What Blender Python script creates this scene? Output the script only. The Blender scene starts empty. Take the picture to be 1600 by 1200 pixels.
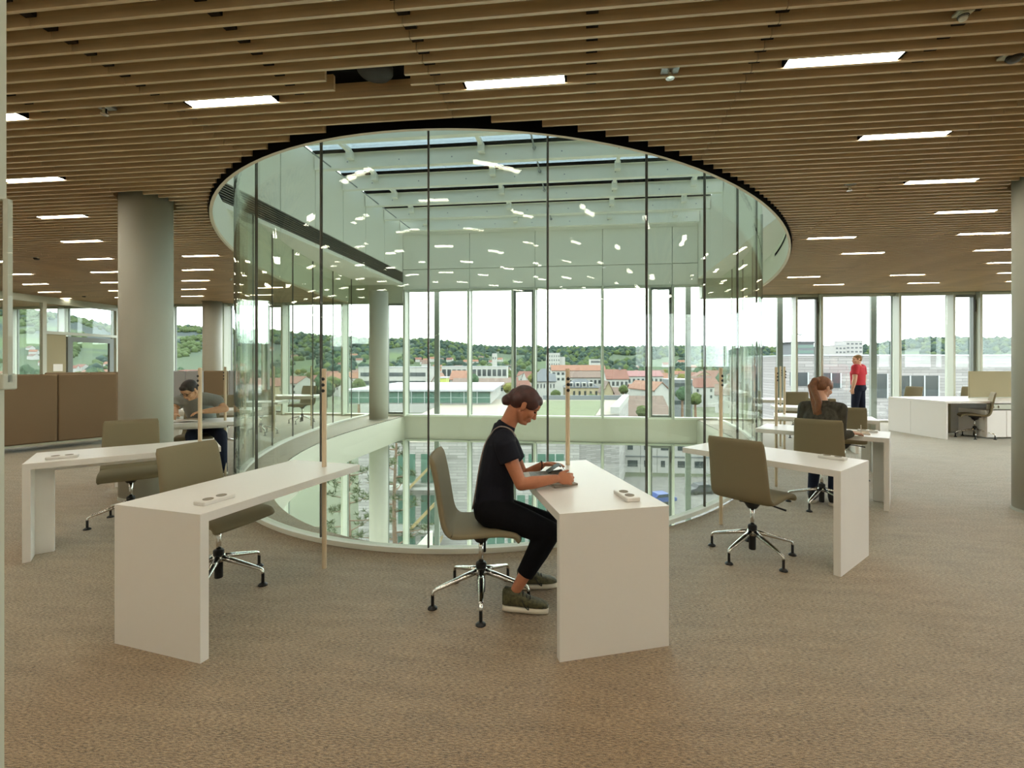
import bpy, bmesh, math, random
from mathutils import Vector, Matrix
random.seed(7)
PI = math.pi
SC = bpy.context.scene
COL = SC.collection
# ------------------------------------------------------------------ camera, sky, exposure
TH = math.atan(87 / 750)            # the camera is turned this much off the facade's normal
EYE = 1.5
cam_d = bpy.data.cameras.new('camera'); cam = bpy.data.objects.new('camera', cam_d); COL.objects.link(cam)
cam.location = (0, 0, EYE); cam.rotation_euler = (PI / 2, 0, TH)
cam_d.sensor_width = 36; cam_d.lens = 750 / 1600 * 36
cam_d.shift_x = -28 / 1600; cam_d.shift_y = -30 / 1600
cam_d.clip_start = 0.05; cam_d.clip_end = 9000
SC.camera = cam
SC.view_settings.view_transform = 'Standard'; SC.view_settings.look = 'None'
SC.view_settings.exposure = 0.0; SC.view_settings.gamma = 1.0
SC.view_settings.use_curve_mapping = False
SC.cycles.use_denoising = True
SC.cycles.transparent_max_bounces = 28
SC.cycles.max_bounces = 7
SC.cycles.use_adaptive_sampling = True; SC.cycles.adaptive_threshold = 0.015
SC.cycles.diffuse_bounces = 4
SC.cycles.glossy_bounces = 4
SC.cycles.sample_clamp_indirect = 6
SC.cycles.caustics_reflective = False; SC.cycles.caustics_refractive = False
SKY = 7.5; LAMP = 33.0
w = bpy.data.worlds.new('overcast'); SC.world = w; w.use_nodes = True
nt = w.node_tree; nt.nodes.clear()
out = nt.nodes.new('ShaderNodeOutputWorld'); bg = nt.nodes.new('ShaderNodeBackground')
tc = nt.nodes.new('ShaderNodeTexCoord'); mp = nt.nodes.new('ShaderNodeMapping'); no = nt.nodes.new('ShaderNodeTexNoise')
rp = nt.nodes.new('ShaderNodeValToRGB')
mp.inputs['Scale'].default_value = (1.0, 1.0, 4.0)
no.inputs['Scale'].default_value = 2.2; no.inputs['Detail'].default_value = 5
rp.color_ramp.elements[0].position = 0.3; rp.color_ramp.elements[0].color = (0.80, 0.87, 0.93, 1)
rp.color_ramp.elements[1].position = 0.7; rp.color_ramp.elements[1].color = (0.98, 1.0, 1.0, 1)
nt.links.new(tc.outputs['Generated'], mp.inputs['Vector']); nt.links.new(mp.outputs['Vector'], no.inputs['Vector'])
nt.links.new(no.outputs['Fac'], rp.inputs['Fac']); nt.links.new(rp.outputs['Color'], bg.inputs['Color'])
bg.inputs['Strength'].default_value = SKY
nt.links.new(bg.outputs['Background'], out.inputs['Surface'])
w.cycles.sampling_method = 'AUTOMATIC'

# ------------------------------------------------------------------ helpers
def c2w(X, d): return (X * math.cos(TH) - d * math.sin(TH), X * math.sin(TH) + d * math.cos(TH))
def at(px, d): return c2w((px - 828) / 750 * d, d)            # photograph column + distance -> ground position
def zat(py, d): return EYE - (py - 570) * d / 750
def V(px, py, d): x, y = at(px, d); return Vector((x, y, zat(py, d)))
def s2l(c):
    return tuple((v / 12.92 if v <= 0.04045 else ((v + 0.055) / 1.055) ** 2.4) for v in [u / 255 for u in c])

MATS = {}
def mat(name, rgb, rough=0.5, metal=0.0, spec=0.5, noise=None, bump=None, emis=None):
    """rgb in sRGB 0-255. noise = (scale, amount, (sx,sy,sz), detail); bump = (scale, strength)"""
    m = bpy.data.materials.new(name); m.use_nodes = True; MATS[name] = m
    n = m.node_tree.nodes; L = m.node_tree.links; b = n['Principled BSDF']
    c = s2l(rgb)
    b.inputs['Base Color'].default_value = (*c, 1); b.inputs['Roughness'].default_value = rough
    b.inputs['Metallic'].default_value = metal; b.inputs['Specular IOR Level'].default_value = spec
    if noise or bump:
        t = n.new('ShaderNodeTexCoord'); mpn = n.new('ShaderNodeMapping'); L.new(t.outputs['Object'], mpn.inputs['Vector'])
        sc3 = (noise[2] if noise and len(noise) > 2 else (1, 1, 1)); mpn.inputs['Scale'].default_value = sc3
    if noise:
        nz = n.new('ShaderNodeTexNoise'); nz.inputs['Scale'].default_value = noise[0]
        nz.inputs['Detail'].default_value = noise[3] if len(noise) > 3 else 4
        L.new(mpn.outputs['Vector'], nz.inputs['Vector'])
        r = n.new('ShaderNodeValToRGB'); a = noise[1]
        r.color_ramp.elements[0].position = 0.32; r.color_ramp.elements[1].position = 0.68
        r.color_ramp.elements[0].color = (*[v * (1 - a) for v in c], 1)
        r.color_ramp.elements[1].color = (*[min(1, v * (1 + a)) for v in c], 1)
        L.new(nz.outputs['Fac'], r.inputs['Fac']); L.new(r.outputs['Color'], b.inputs['Base Color'])
    if bump:
        nb = n.new('ShaderNodeTexNoise'); nb.inputs['Scale'].default_value = bump[0]; nb.inputs['Detail'].default_value = 3
        L.new(mpn.outputs['Vector'], nb.inputs['Vector'])
        bn = n.new('ShaderNodeBump'); bn.inputs['Strength'].default_value = bump[1]; bn.inputs['Distance'].default_value = 0.01
        L.new(nb.outputs['Fac'], bn.inputs['Height']); L.new(bn.outputs['Normal'], b.inputs['Normal'])
    if emis:
        b.inputs['Emission Color'].default_value = (*emis[0], 1); b.inputs['Emission Strength'].default_value = emis[1]
    return m
def glass(name, tint, refl=1.0, rough=0.0):
    """thin clear pane: tinted see-through plus a mirror part that grows towards grazing angles"""
    m = bpy.data.materials.new(name); m.use_nodes = True; MATS[name] = m
    n = m.node_tree.nodes; L = m.node_tree.links; n.clear()
    o = n.new('ShaderNodeOutputMaterial'); mx = n.new('ShaderNodeMixShader'); t = n.new('ShaderNodeBsdfTransparent'); g = n.new('ShaderNodeBsdfGlossy')
    lw = n.new('ShaderNodeLayerWeight'); lw.inputs['Blend'].default_value = 0.5
    pw = n.new('ShaderNodeMath'); pw.operation = 'POWER'; pw.inputs[1].default_value = 4.5
    ma = n.new('ShaderNodeMath'); ma.operation = 'MULTIPLY_ADD'; ma.inputs[1].default_value = 0.92 * refl; ma.inputs[2].default_value = 0.04 * refl; ma.use_clamp = True
    t.inputs['Color'].default_value = (*tint, 1); g.inputs['Roughness'].default_value = rough; g.inputs['Color'].default_value = (0.93, 1, 0.96, 1)
    L.new(lw.outputs['Facing'], pw.inputs[0]); L.new(pw.outputs[0], ma.inputs[0])
    L.new(ma.outputs[0], mx.inputs['Fac']); L.new(t.outputs[0], mx.inputs[1]); L.new(g.outputs[0], mx.inputs[2]); L.new(mx.outputs[0], o.inputs['Surface'])
    return m

class MB:
    def __init__(s): s.v = []; s.f = []; s.m = []
    def add(s, vs, fs, mi=0):
        o = len(s.v); s.v += [tuple(v) for v in vs]
        for f in fs: s.f.append(tuple(i + o for i in f)); s.m.append(mi)
        return s
    def box(s, x0, x1, y0, y1, z0, z1, mi=0, M=None):
        vs = [(x, y, z) for z in (z0, z1) for y in (y0, y1) for x in (x0, x1)]
        if M is not None: vs = [M @ Vector(v) for v in vs]
        return s.add(vs, [(0, 2, 3, 1), (4, 5, 7, 6), (0, 1, 5, 4), (2, 6, 7, 3), (0, 4, 6, 2), (1, 3, 7, 5)], mi)
    def cbox(s, c, size, mi=0, M=None):
        a, b, d = [q / 2 for q in size]
        T = Matrix.Translation(Vector(c)) @ (M.to_4x4() if M is not None else Matrix.Identity(4))
        return s.box(-a, a, -b, b, -d, d, mi, T)
    def loft(s, rings, mi=0, closed=True, caps=True):
        n = len(rings[0]); vs = [p for r in rings for p in r]; fs = []
        for i in range(len(rings) - 1):
            for j in range(n if closed else n - 1):
                k = (j + 1) % n
                fs.append((i * n + j, i * n + k, (i + 1) * n + k, (i + 1) * n + j))
        if caps and closed:
            fs.append(tuple(range(n - 1, -1, -1))); fs.append(tuple((len(rings) - 1) * n + j for j in range(n)))
        return s.add(vs, fs, mi)
    def lathe(s, prof, n=16, c=(0, 0, 0), mi=0, M=None):
        rings = []
        for r, z in prof:
            ring = [Vector((r * math.cos(2 * PI * j / n), r * math.sin(2 * PI * j / n), z)) for j in range(n)]
            if M is not None: ring = [M @ q for q in ring]
            rings.append([q + Vector(c) for q in ring])
        return s.loft(rings, mi)
    def tube(s, pts, r, n=10, mi=0):
        pts = [Vector(p) for p in pts]; rings = []
        rr = r if isinstance(r, (list, tuple)) else [r] * len(pts)
        prev = None
        for i, p in enumerate(pts):
            t = (pts[min(i + 1, len(pts) - 1)] - pts[max(i - 1, 0)]).normalized()
            if prev is None:
                a = t.orthogonal().normalized()
            else:
                a = (prev - t * prev.dot(t)); a = a.normalized() if a.length > 1e-6 else t.orthogonal().normalized()
            prev = a; b = t.cross(a)
            rings.append([p + (a * math.cos(2 * PI * j / n) + b * math.sin(2 * PI * j / n)) * rr[i] for j in range(n)])
        return s.loft(rings, mi)
    def ball(s, c, r, n=12, m=8, R=None, mi=0):
        """ellipsoid; r scalar or 3 radii, R rotation"""
        rr = r if isinstance(r, (list, tuple)) else (r, r, r); rings = []
        for i in range(1, m):
            ph = PI * i / m; ring = []
            for j in range(n):
                q = Vector((rr[0] * math.sin(ph) * math.cos(2 * PI * j / n), rr[1] * math.sin(ph) * math.sin(2 * PI * j / n), -rr[2] * math.cos(ph)))
                ring.append((R @ q if R is not None else q) + Vector(c))
            rings.append(ring)
        o = len(s.v); s.loft(rings, mi, caps=False)
        q0 = Vector((0, 0, -rr[2])); q1 = Vector((0, 0, rr[2]))
        if R is not None: q0 = R @ q0; q1 = R @ q1
        s.v += [tuple(q0 + Vector(c)), tuple(q1 + Vector(c))]; a = len(s.v) - 2; b = a + 1; L = o + (m - 2) * n
        for j in range(n):
            k = (j + 1) % n
            s.f.append((a, o + k, o + j)); s.m.append(mi); s.f.append((b, L + j, L + k)); s.m.append(mi)
        return s
    def cap(s, p0, r0, p1, r1, n=14, mi=0):
        """tapered capsule with round ends"""
        p0 = Vector(p0); p1 = Vector(p1); t = (p1 - p0).normalized(); pts = []; rs = []
        for k in range(1, 5): a = PI / 2 * k / 4; pts.append(p0 - t * r0 * math.cos(a)); rs.append(r0 * math.sin(a))
        for k in range(1, 4): pts.append(p0.lerp(p1, k / 4)); rs.append(r0 + (r1 - r0) * k / 4)
        for k in range(4, 0, -1): a = PI / 2 * k / 4; pts.append(p1 + t * r1 * math.cos(a)); rs.append(r1 * math.sin(a))
        return s.tube(pts, rs, n, mi)
    def flat(s, p0, r0, p1, r1, n=16, mi=0):
        p0 = Vector(p0); p1 = Vector(p1)
        return s.tube([p0, p0.lerp(p1, .5), p1], [r0, (r0 + r1) / 2, r1], n, mi)
    def mesh(s, name, smooth=False, bevel=0, seg=2):
        me = bpy.data.meshes.new(name); me.from_pydata(s.v, [], s.f)
        if any(s.m): me.polygons.foreach_set('material_index', s.m)
        if bevel:
            bm = bmesh.new(); bm.from_mesh(me)
            bmesh.ops.bevel(bm, geom=bm.edges[:], offset=bevel, segments=seg, affect='EDGES', profile=0.5)
            bm.to_mesh(me); bm.free()
        if smooth: me.polygons.foreach_set('use_smooth', [True] * len(me.polygons))
        me.update(); return me
    def build(s, name, m, parent=None, smooth=False, bevel=0, seg=2, loc=None, rz=0):
        return obj(name, s.mesh(name, smooth, bevel, seg), m, parent, loc, rz)
def obj(name, me, m=None, parent=None, loc=None, rz=0):
    o = bpy.data.objects.new(name, me); COL.objects.link(o)
    if m is not None and len(me.materials) == 0:
        for q in (m if isinstance(m, (list, tuple)) else [m]): me.materials.append(MATS[q] if isinstance(q, str) else q)
    if parent: o.parent = parent
    if loc is not None: o.location = loc
    if rz: o.rotation_euler = (0, 0, rz)
    return o
def empty(name, loc=(0, 0, 0), rz=0):
    o = bpy.data.objects.new(name, None); COL.objects.link(o); o.location = loc; o.rotation_euler = (0, 0, rz); o.empty_display_size = .1
    return o
def tag(o, label=None, cat=None, group=None, kind=None):
    if label: o['label'] = label
    if cat: o['category'] = cat
    if group: o['group'] = group
    if kind: o['kind'] = kind
    return o
def struct(o): o['kind'] = 'structure'; return o
def clone(o, parent=None):
    c = o.copy(); COL.objects.link(c); c.parent = parent
    for ch in o.children: clone(ch, c)
    return c
def sm(pts, k=4):
    """Catmull-Rom through points"""
    P = [Vector(p) for p in pts]; P = [P[0] * 2 - P[1]] + P + [P[-1] * 2 - P[-2]]; r = []
    for i in range(1, len(P) - 2):
        for j in range(k):
            t = j / k
            r.append(0.5 * ((2 * P[i]) + (P[i + 1] - P[i - 1]) * t + (2 * P[i - 1] - 5 * P[i] + 4 * P[i + 1] - P[i + 2]) * t * t + (3 * P[i] - P[i - 1] - 3 * P[i + 1] + P[i + 2]) * t ** 3))
    r.append(P[-2]); return r
def fill_mesh(name, loops, z, mi=None):
    """flat face(s) bounded by an outer loop and holes"""
    bm = bmesh.new(); es = []
    for lp in loops:
        vs = [bm.verts.new((x, y, z)) for x, y in lp]
        es += [bm.edges.new((vs[i], vs[(i + 1) % len(vs)])) for i in range(len(vs))]
    bmesh.ops.triangle_fill(bm, use_beauty=True, use_dissolve=False, edges=es, normal=(0, 0, 1))
    me = bpy.data.meshes.new(name); bm.to_mesh(me); bm.free(); return me

# ------------------------------------------------------------------ materials
mat('carpet', (150, 120, 92), 0.62, spec=0.45)
def carpet_nodes():
    m = MATS['carpet']; n = m.node_tree.nodes; L = m.node_tree.links; b = n['Principled BSDF']
    t = n.new('ShaderNodeTexCoord')
    def nz(scale, sx, sy, det):
        mpn = n.new('ShaderNodeMapping'); mpn.inputs['Scale'].default_value = (sx, sy, 1); L.new(t.outputs['Object'], mpn.inputs['Vector'])
        q = n.new('ShaderNodeTexNoise'); q.inputs['Scale'].default_value = scale; q.inputs['Detail'].default_value = det; L.new(mpn.outputs['Vector'], q.inputs['Vector']); return q
    a = nz(48, 1, 4.0, 5); d = nz(230, 1, 1.6, 2); e = nz(3.0, .9, 4.0, 4)
    ad = n.new('ShaderNodeMath'); ad.operation = 'MULTIPLY_ADD'; ad.inputs[1].default_value = 0.7; L.new(d.outputs['Fac'], ad.inputs[0]); L.new(a.outputs['Fac'], ad.inputs[2])
    ae = n.new('ShaderNodeMath'); ae.operation = 'MULTIPLY_ADD'; ae.inputs[1].default_value = 0.2; L.new(e.outputs['Fac'], ae.inputs[0]); L.new(ad.outputs[0], ae.inputs[2])
    r = n.new('ShaderNodeValToRGB'); r.color_ramp.elements[0].position = 0.75; r.color_ramp.elements[1].position = 1.3 - 0.02
    r.color_ramp.elements[1].position = 1.0
    r.color_ramp.elements[0].position = 0.0
    mr = n.new('ShaderNodeMapRange'); mr.inputs['From Min'].default_value = 0.70; mr.inputs['From Max'].default_value = 1.20
    L.new(ae.outputs[0], mr.inputs['Value']); L.new(mr.outputs['Result'], r.inputs['Fac'])
    r.color_ramp.elements[0].color = (*s2l((62, 46, 31)), 1); r.color_ramp.elements[1].color = (*s2l((182, 149, 108)), 1)
    L.new(r.outputs['Color'], b.inputs['Base Color'])
    bn = n.new('ShaderNodeBump'); bn.inputs['Strength'].default_value = 0.7; bn.inputs['Distance'].default_value = 0.005
    L.new(ae.outputs[0], bn.inputs['Height'])
    sh = n.new('ShaderNodeMapRange'); sh.inputs['To Min'].default_value = 0.28; sh.inputs['To Max'].default_value = 0.95; L.new(mr.outputs['Result'], sh.inputs['Value']); L.new(sh.outputs['Result'], b.inputs['Sheen Weight']); L.new(bn.outputs['Normal'], b.inputs['Normal'])
carpet_nodes()
MATS['carpet'].node_tree.nodes['Principled BSDF'].inputs['Sheen Roughness'].default_value = 0.38
MATS['carpet'].node_tree.nodes['Principled BSDF'].inputs['Sheen Tint'].default_value = (0.92, 1.0, 0.9, 1)
mat('slat_wood', (216, 193, 158), 0.36, spec=0.7, noise=(6, .14, (.25, 6, 6), 5))
mat('louvre', (112, 110, 98), 0.5)
mat('black_board', (14, 14, 14), 0.9, spec=0.1)
mat('white_wall', (232, 234, 222), 0.6)
mat('spandrel', (202, 201, 186), 0.6)
mat('white_steel', (232, 234, 222), 0.5)
mat('desk_white', (236, 233, 226), 0.38)
mat('column_grey', (186, 186, 174), 0.7, bump=(60, .05))
mat('mullion', (192, 197, 180), 0.4)
mat('mullion_dark', (116, 122, 114), 0.4)
mat('alu', (150, 156, 156), 0.35, metal=.6)
mat('joint_dark', (74, 70, 62), 0.5)
mat('clip_dark', (38, 34, 28), 0.7)
mat('rim_edge', (222, 208, 184), 0.5)
mat('chair_fabric', (136, 126, 100), 0.8, spec=0.25, bump=(400, .15))
mat('chrome', (225, 225, 222), 0.12, metal=1.0)
mat('black_plastic', (18, 18, 18), 0.45)
mat('pole_wood', (222, 202, 170), 0.5, noise=(9, .08, (8, 8, .4)))
mat('screen_brown', (138, 118, 94), 0.9, spec=.15, bump=(500, .15))
mat('screen_grey', (168, 170, 172), 0.9, spec=.15)
mat('screen_olive', (168, 160, 130), 0.9, spec=.15)
mat('paper', (238, 235, 226), 0.7)
mat('paper_tan', (196, 172, 138), 0.7)
mat('cover_dark', (52, 66, 60), 0.5, noise=(30, .5))
mat('print_picture', (88, 78, 62), 0.5, noise=(38, .7))
mat('cover_red', (120, 40, 44), 0.5)
mat('grey_card', (150, 140, 124), 0.7)
glass('drum_glass', (0.955, 0.977, 0.945), 0.62)
glass('facade_glass', (0.962, 0.982, 0.966), 0.9)
glass('sky_glass', (0.31, 0.35, 0.365), 0.9)
glass('clear_cup', (0.94, 0.96, 0.95), 1.2)
mat('lamp_white', (255, 250, 240), 0.5, emis=((1.0, 0.93, 0.78), LAMP))
# ------------------------------------------------------------------ the room shell
FY = 13.6; CZ = 3.37; GROUND = -17.0
XL, XR, YB = -20.5, 14.0, -7.0
def half_ellipse(xc, b, yn, a, n=96, y1=FY):
    """front half of an ellipse (its centre may lie beyond y1); left to right"""
    yc = yn + a; pts = []
    t0 = math.asin(max(0.0, min(1.0, (yc - y1) / a))) if yc > y1 else 0.0
    for i in range(n + 1):
        t = t0 + (PI - 2 * t0) * i / n
        pts.append((xc - b * math.cos(t), yc - a * math.sin(t)))
    if yc < y1: pts = [(pts[0][0], y1)] + pts + [(pts[-1][0], y1)]
    return pts
RIM = (-1.4, 5.62, 3.62, 10.4); GLS = (-1.4, 5.0, 3.70, 9.5); VOID = (-1.13, 4.16, 3.80, 7.0)
rim = half_ellipse(*RIM); gls = half_ellipse(*GLS); void = half_ellipse(*VOID)
def grow(p, g): return (p[0], p[1] + g, p[2] - g, p[3] + g)
rimg = half_ellipse(*grow(RIM, .05))
E1 = FY - .001
def trim(pts): return [(x, min(y, E1)) for x, y in pts]
# floor with the atrium void
outer = [(XL, FY), (XL, YB), (XR, YB), (XR, FY)]
def with_notch(notch): return [(XL, FY), (XL, YB), (XR, YB), (XR, FY)] + [(x, FY if y >= E1 else y) for x, y in reversed(notch)]
fl = struct(obj('floor', fill_mesh('floor', [with_notch(void)], 0.0), 'carpet'))
# slab edge round the void, slab underside
m = MB(); m.loft([[(x, y, z) for x, y in void] for z in (-.67, -.012)], closed=False)
struct(m.build('trim_1', 'spandrel', smooth=True))
under = struct(obj('trim_2', fill_mesh('slab_underside', [with_notch(void)], -.67), 'white_wall'))
# thin white strip on the void's edge where the glass stands
m = MB()
inn = half_ellipse(*grow(GLS, -.05)); out_ = half_ellipse(*grow(GLS, .03))
m.loft([[(x, y, 0.004) for x, y in inn], [(x, y, .045) for x, y in inn], [(x, y, .045) for x, y in out_], [(x, y, .004) for x, y in out_]], closed=False)
base_ring_mesh = m
# back wall band of the facade between the floors, inside the atrium
m = MB(); m.box(XL, XR, FY, FY + .32, -.67, -.005)
wb = struct(m.build('wall_back', 'spandrel'))
# lower storey: floor slab far below, only its edge zone may be seen
m = MB(); m.box(XL, XR, -2, FY, -4.75, -4.45); struct(m.build('trim_3', 'white_steel'))
# ceiling backing board, with the opening
ceil_o = struct(obj('ceiling', fill_mesh('ceiling', [with_notch(rimg)], CZ + .17), 'black_board'))
# outer walls out of the picture
m = MB(); m.box(XL, XR, YB - .2, YB, -.67, CZ + .5); struct(m.build('wall_front', 'white_wall'))
for nm, x0, x1 in (('wall_left', XL - .2, XL), ('wall_right', XR, XR + .2)):      # side walls: left solid, right with unseen windows added for more daylight
    if nm == 'wall_left': m = MB(); m.box(x0, x1, YB, FY, -.67, CZ + .5); struct(m.build(nm, 'white_wall')); continue
    m = MB(); m.box(x0, x1, YB, 2.0, -.67, CZ + .5); m.box(x0, x1, 2.0, FY, -.67, .03); m.box(x0, x1, 2.0, FY, CZ - .02, CZ + .5)
    wv = struct(m.build(nm, 'white_wall')); ny = 6
    for i in range(ny + 1):
        y = 2.0 + (FY - 2.0) * i / ny; mm = MB(); mm.box(x0 + .02, x1 - .02, y - .035, y + .035, .03, CZ - .02); mm.build('mullion', 'mullion', wv)
        if i < ny: mm = MB(); mm.box((x0 + x1) / 2 - .008, (x0 + x1) / 2 + .008, y + .035, y + (FY - 2.0) / ny - .035, .03, CZ - .02); mm.build('pane', 'facade_glass', wv)
# roof slab over the ceiling, so that no sky leaks in
WX0, WX1, WY0 = -5.34, 3.06, 4.6          # the rectangular light well above the opening
SOF = 3.86; RZ = 5.70
m = MB()
m.box(XL, WX0 - .25, YB, FY + .3, SOF + .12, SOF + .3); m.box(WX1 + .25, XR, YB, FY + .3, SOF + .12, SOF + .3); m.box(WX0 - .25, WX1 + .25, YB, WY0 - .25, SOF + .12, SOF + .3)
struct(m.build('trim_4', 'white_wall'))
# ring wall that hangs from the roof round the opening, its lower lip
m = MB()
rin = half_ellipse(*RIM); rou = half_ellipse(*grow(RIM, .035))
m.loft([[(x, y, CZ - .045) for x, y in rou], [(x, y, CZ - .045) for x, y in rin]], closed=False, mi=1)
m.loft([[(x, y, CZ - .045) for x, y in rin], [(x, y, CZ - .005) for x, y in rin]], closed=False, mi=1)
m.loft([[(x, y, CZ - .005) for x, y in rin], [(x, y, SOF) for x, y in rin]], closed=False, mi=0)
m.loft([[(x, y, CZ - .045) for x, y in rou], [(x, y, SOF + .1) for x, y in rou]], closed=False, mi=2)
ring = struct(m.build('trim_5', ['white_wall', 'rim_edge', 'black_board'], smooth=True))
# slot in the ring wall on the right
m = MB(); pr = [p for p in half_ellipse(*grow(RIM, -.006)) if p[0] > 3.0 and p[1] < 10.6]
m.loft([[(x, y, z) for x, y in pr] for z in (SOF - .14, SOF - .085)], closed=False); obj('air_slot', m.mesh('air_slot'), 'black_board', ring)
# soffit between ring wall and light well
well = [(WX0, FY), (WX0, WY0), (WX1, WY0), (WX1, FY)]
lp = [(x, FY if y >= E1 else y) for x, y in half_ellipse(*grow(RIM, .03))]
sof_loop = lp + [(WX1, FY), (WX1, WY0), (WX0, WY0), (WX0, FY)]
struct(obj('trim_6', fill_mesh('soffit', [sof_loop], SOF), 'white_wall'))
# light-well walls: each wall of separate panels
def well_panel(par, x0, x1, y0, y1, z0, z1):
    m = MB(); m.box(x0, x1, y0, y1, z0, z1); return m.build('wall_panel', 'white_wall', par, bevel=.006, seg=1)
wl = struct(empty('wall_well_left')); wr = struct(empty('wall_well_right')); wf = struct(empty('wall_well_front')); wbk = struct(empty('wall_well_back'))
yy = [WY0, 5.7, 6.8, 7.9, 9.0, 10.1, 11.2, 12.3, FY]
for i in range(8):
    well_panel(wl, WX0 - .2, WX0, yy[i] + .009, yy[i + 1] - .009, SOF + .36, RZ - .03)
    well_panel(wl, WX0 - .2, WX0, yy[i] + .006, yy[i + 1] - .006, SOF - .02, SOF + .06)
    well_panel(wr, WX1, WX1 + .2, yy[i] + .006, yy[i + 1] - .006, SOF + .004, RZ - .03)
for i in range(4):
    x0 = WX0 + 2.1 * i; well_panel(wf, x0 + .005, x0 + 2.095, WY0 - .2, WY0 - .002, SOF + .004, RZ - .03)
xs = [WX0, -3.33, -1.43, .47, 2.37, WX1]
for i in range(5):
    well_panel(wbk, xs[i] + .006, xs[i + 1] - .006, FY - .02, FY + .03, 3.70, 4.28)
    well_panel(wbk, xs[i] + .006, xs[i + 1] - .006, FY - .02, FY + .03, 4.295, 5.30)
m = MB(); m.box(WX0, WX1, FY - .02, FY + .2, 5.3, RZ - .03); m.build('wall_panel', 'white_wall', wbk)
m = MB(); m.box(WX0 - .3, WX1 + .3, FY + .03, FY + .3, 3.70, RZ + .05); m.build('backing', 'white_wall', wbk)
m = MB(); m.box(WX0 - .4, WX0 - .2, WY0 - .4, FY + .3, SOF + .02, RZ + .02); m.build('backing', 'column_grey', wl)
m = MB(); m.box(WX1 + .2, WX1 + .4, WY0 - .4, FY + .3, SOF + .02, RZ + .02); m.build('backing', 'white_wall', wr)
m = MB(); m.box(WX0 - .2, WX1 + .2, WY0 - .4, WY0 - .2, SOF + .02, RZ + .02); m.build('backing', 'white_wall', wf)
# ventilation grille of the left well wall
gr = empty('ventilation_grille', (WX0, WY0, SOF + .06)); tag(gr, 'long dark louvre grille running along the left wall of the light well', 'grille')
m = MB(); m.box(-.2, -.05, 0, FY - WY0, 0, .30); m.build('backing', 'black_board', gr)
for i in range(8):
    m = MB(); m.box(-.06, .004, 0, FY - WY0, .008 + i * .038, .022 + i * .038); m.build('louvre', 'louvre', gr)
# ------------------------------------------------------------------ skylight
sk = empty('skylight', (0, 0, RZ)); tag(sk, 'skylight of white steel beams and bluish panes above the atrium', 'skylight')
BY = [5.7, 6.8, 7.9, 9.0, 10.1, 11.2, 12.3, 13.4]
for y in BY:
    m = MB(); m.box(WX0 + .012, WX1 - .012, y - .06, y + .06, -.34, -.02); m.box(WX0 + .012, WX1 - .012, y - .10, y + .09, -.055, -.0)
    b = m.build('beam', 'white_steel', sk)
    for x in [WX0 + .7 + 1.05 * i for i in range(8)]:
        mm = MB(); mm.lathe([(0.0, -.012), (.014, -.010), (.014, 0)], 8, (x, y - .061, -.22), M=Matrix.Rotation(PI / 2, 3, 'X')); mm.build('bolt', 'alu', b)
for x in (-4.55, -1.95, .65, 2.4):
    m = MB(); m.box(x - .035, x + .035, WY0 + .01, FY - .05, -.09, -.01)
    for y in BY: m.box(x - .06, x + .06, y - .20, y - .06, -.20, -.05)
    m.build('purlin', 'white_steel', sk)
m = MB(); m.tube([(-.95, WY0 + .02, -.16), (-.95, FY - .1, -.16)], .016, 8)
for y in BY: m.ball((-.95, y - .12, -.16), .035, 8, 6)
m.build('tie_rod', 'alu', sk)
m = MB(); m.tube([(WX0 + .35, WY0 + .02, -.30), (WX0 + .35, FY - .1, -.30)], .014, 8); m.build('tie_rod', 'alu', sk)
px_ = [WX0] + [-4.55, -1.95, .65, 2.4] + [WX1]; py_ = [WY0] + BY[:-1] + [FY - .03]
for i in range(5):
    for j in range(len(py_) - 1):
        m = MB(); m.box(px_[i] + .01, px_[i + 1] - .01, py_[j] + .01, py_[j + 1] - .01, .0, .012); m.build('pane', 'sky_glass', sk)
        m = MB(); m.box(px_[i] + .012, px_[i + 1] - .012, py_[j + 1] - .135, py_[j + 1] - .105, -.06, .0); m.build('gasket', 'black_board', sk)
# ------------------------------------------------------------------ ceiling slats
PIT = .11; S_T = .021; S_H = .105
def rim_half(y, g=.05):
    xc, b, yn, a = grow(RIM, g)
    t = (yn + a - y) / a
    if abs(t) >= 1: return None
    return b * math.sqrt(1 - t * t)
boards = []
RECESS = (-1.70, -1.16, 2.93, 3.14)
COLS = [(-5.0, 4.96, .25), (4.64, 5.44, .25), (-11.03, 13.1, .25), (-5.65, 12.63, .25)]   # columns x, y, r
row0 = 3.15 + PIT / 2
jx = [-1.0 + 2.05 * i for i in range(-9, 8)]
for i in range(-21, 95):
    y = row0 + PIT * i
    if y > FY - .06: break
    cuts = []
    hw = rim_half(y)
    if hw: cuts.append((RIM[0] - hw, RIM[0] + hw))
    if RECESS[2] < y < RECESS[3]: cuts.append(RECESS[:2])
    for cx, cy, r in COLS:
        if abs(y - cy) < r + .02:
            q = math.sqrt(max(0, (r + .03) ** 2 - (y - cy) ** 2)); cuts.append((cx - q, cx + q))
    for a, b in zip(jx[:-1], jx[1:]):
        segs = [(a + .0025, b - .0025)]
        for c0, c1 in cuts:
            ns = []
            for s0, s1 in segs:
                if c1 <= s0 or c0 >= s1: ns.append((s0, s1)); continue
                if s0 < c0 - .03: ns.append((s0, c0))
                if s1 > c1 + .03: ns.append((c1, s1))
            segs = ns
        for s0, s1 in segs:
            boards.append((s0, s1, y))
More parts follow.
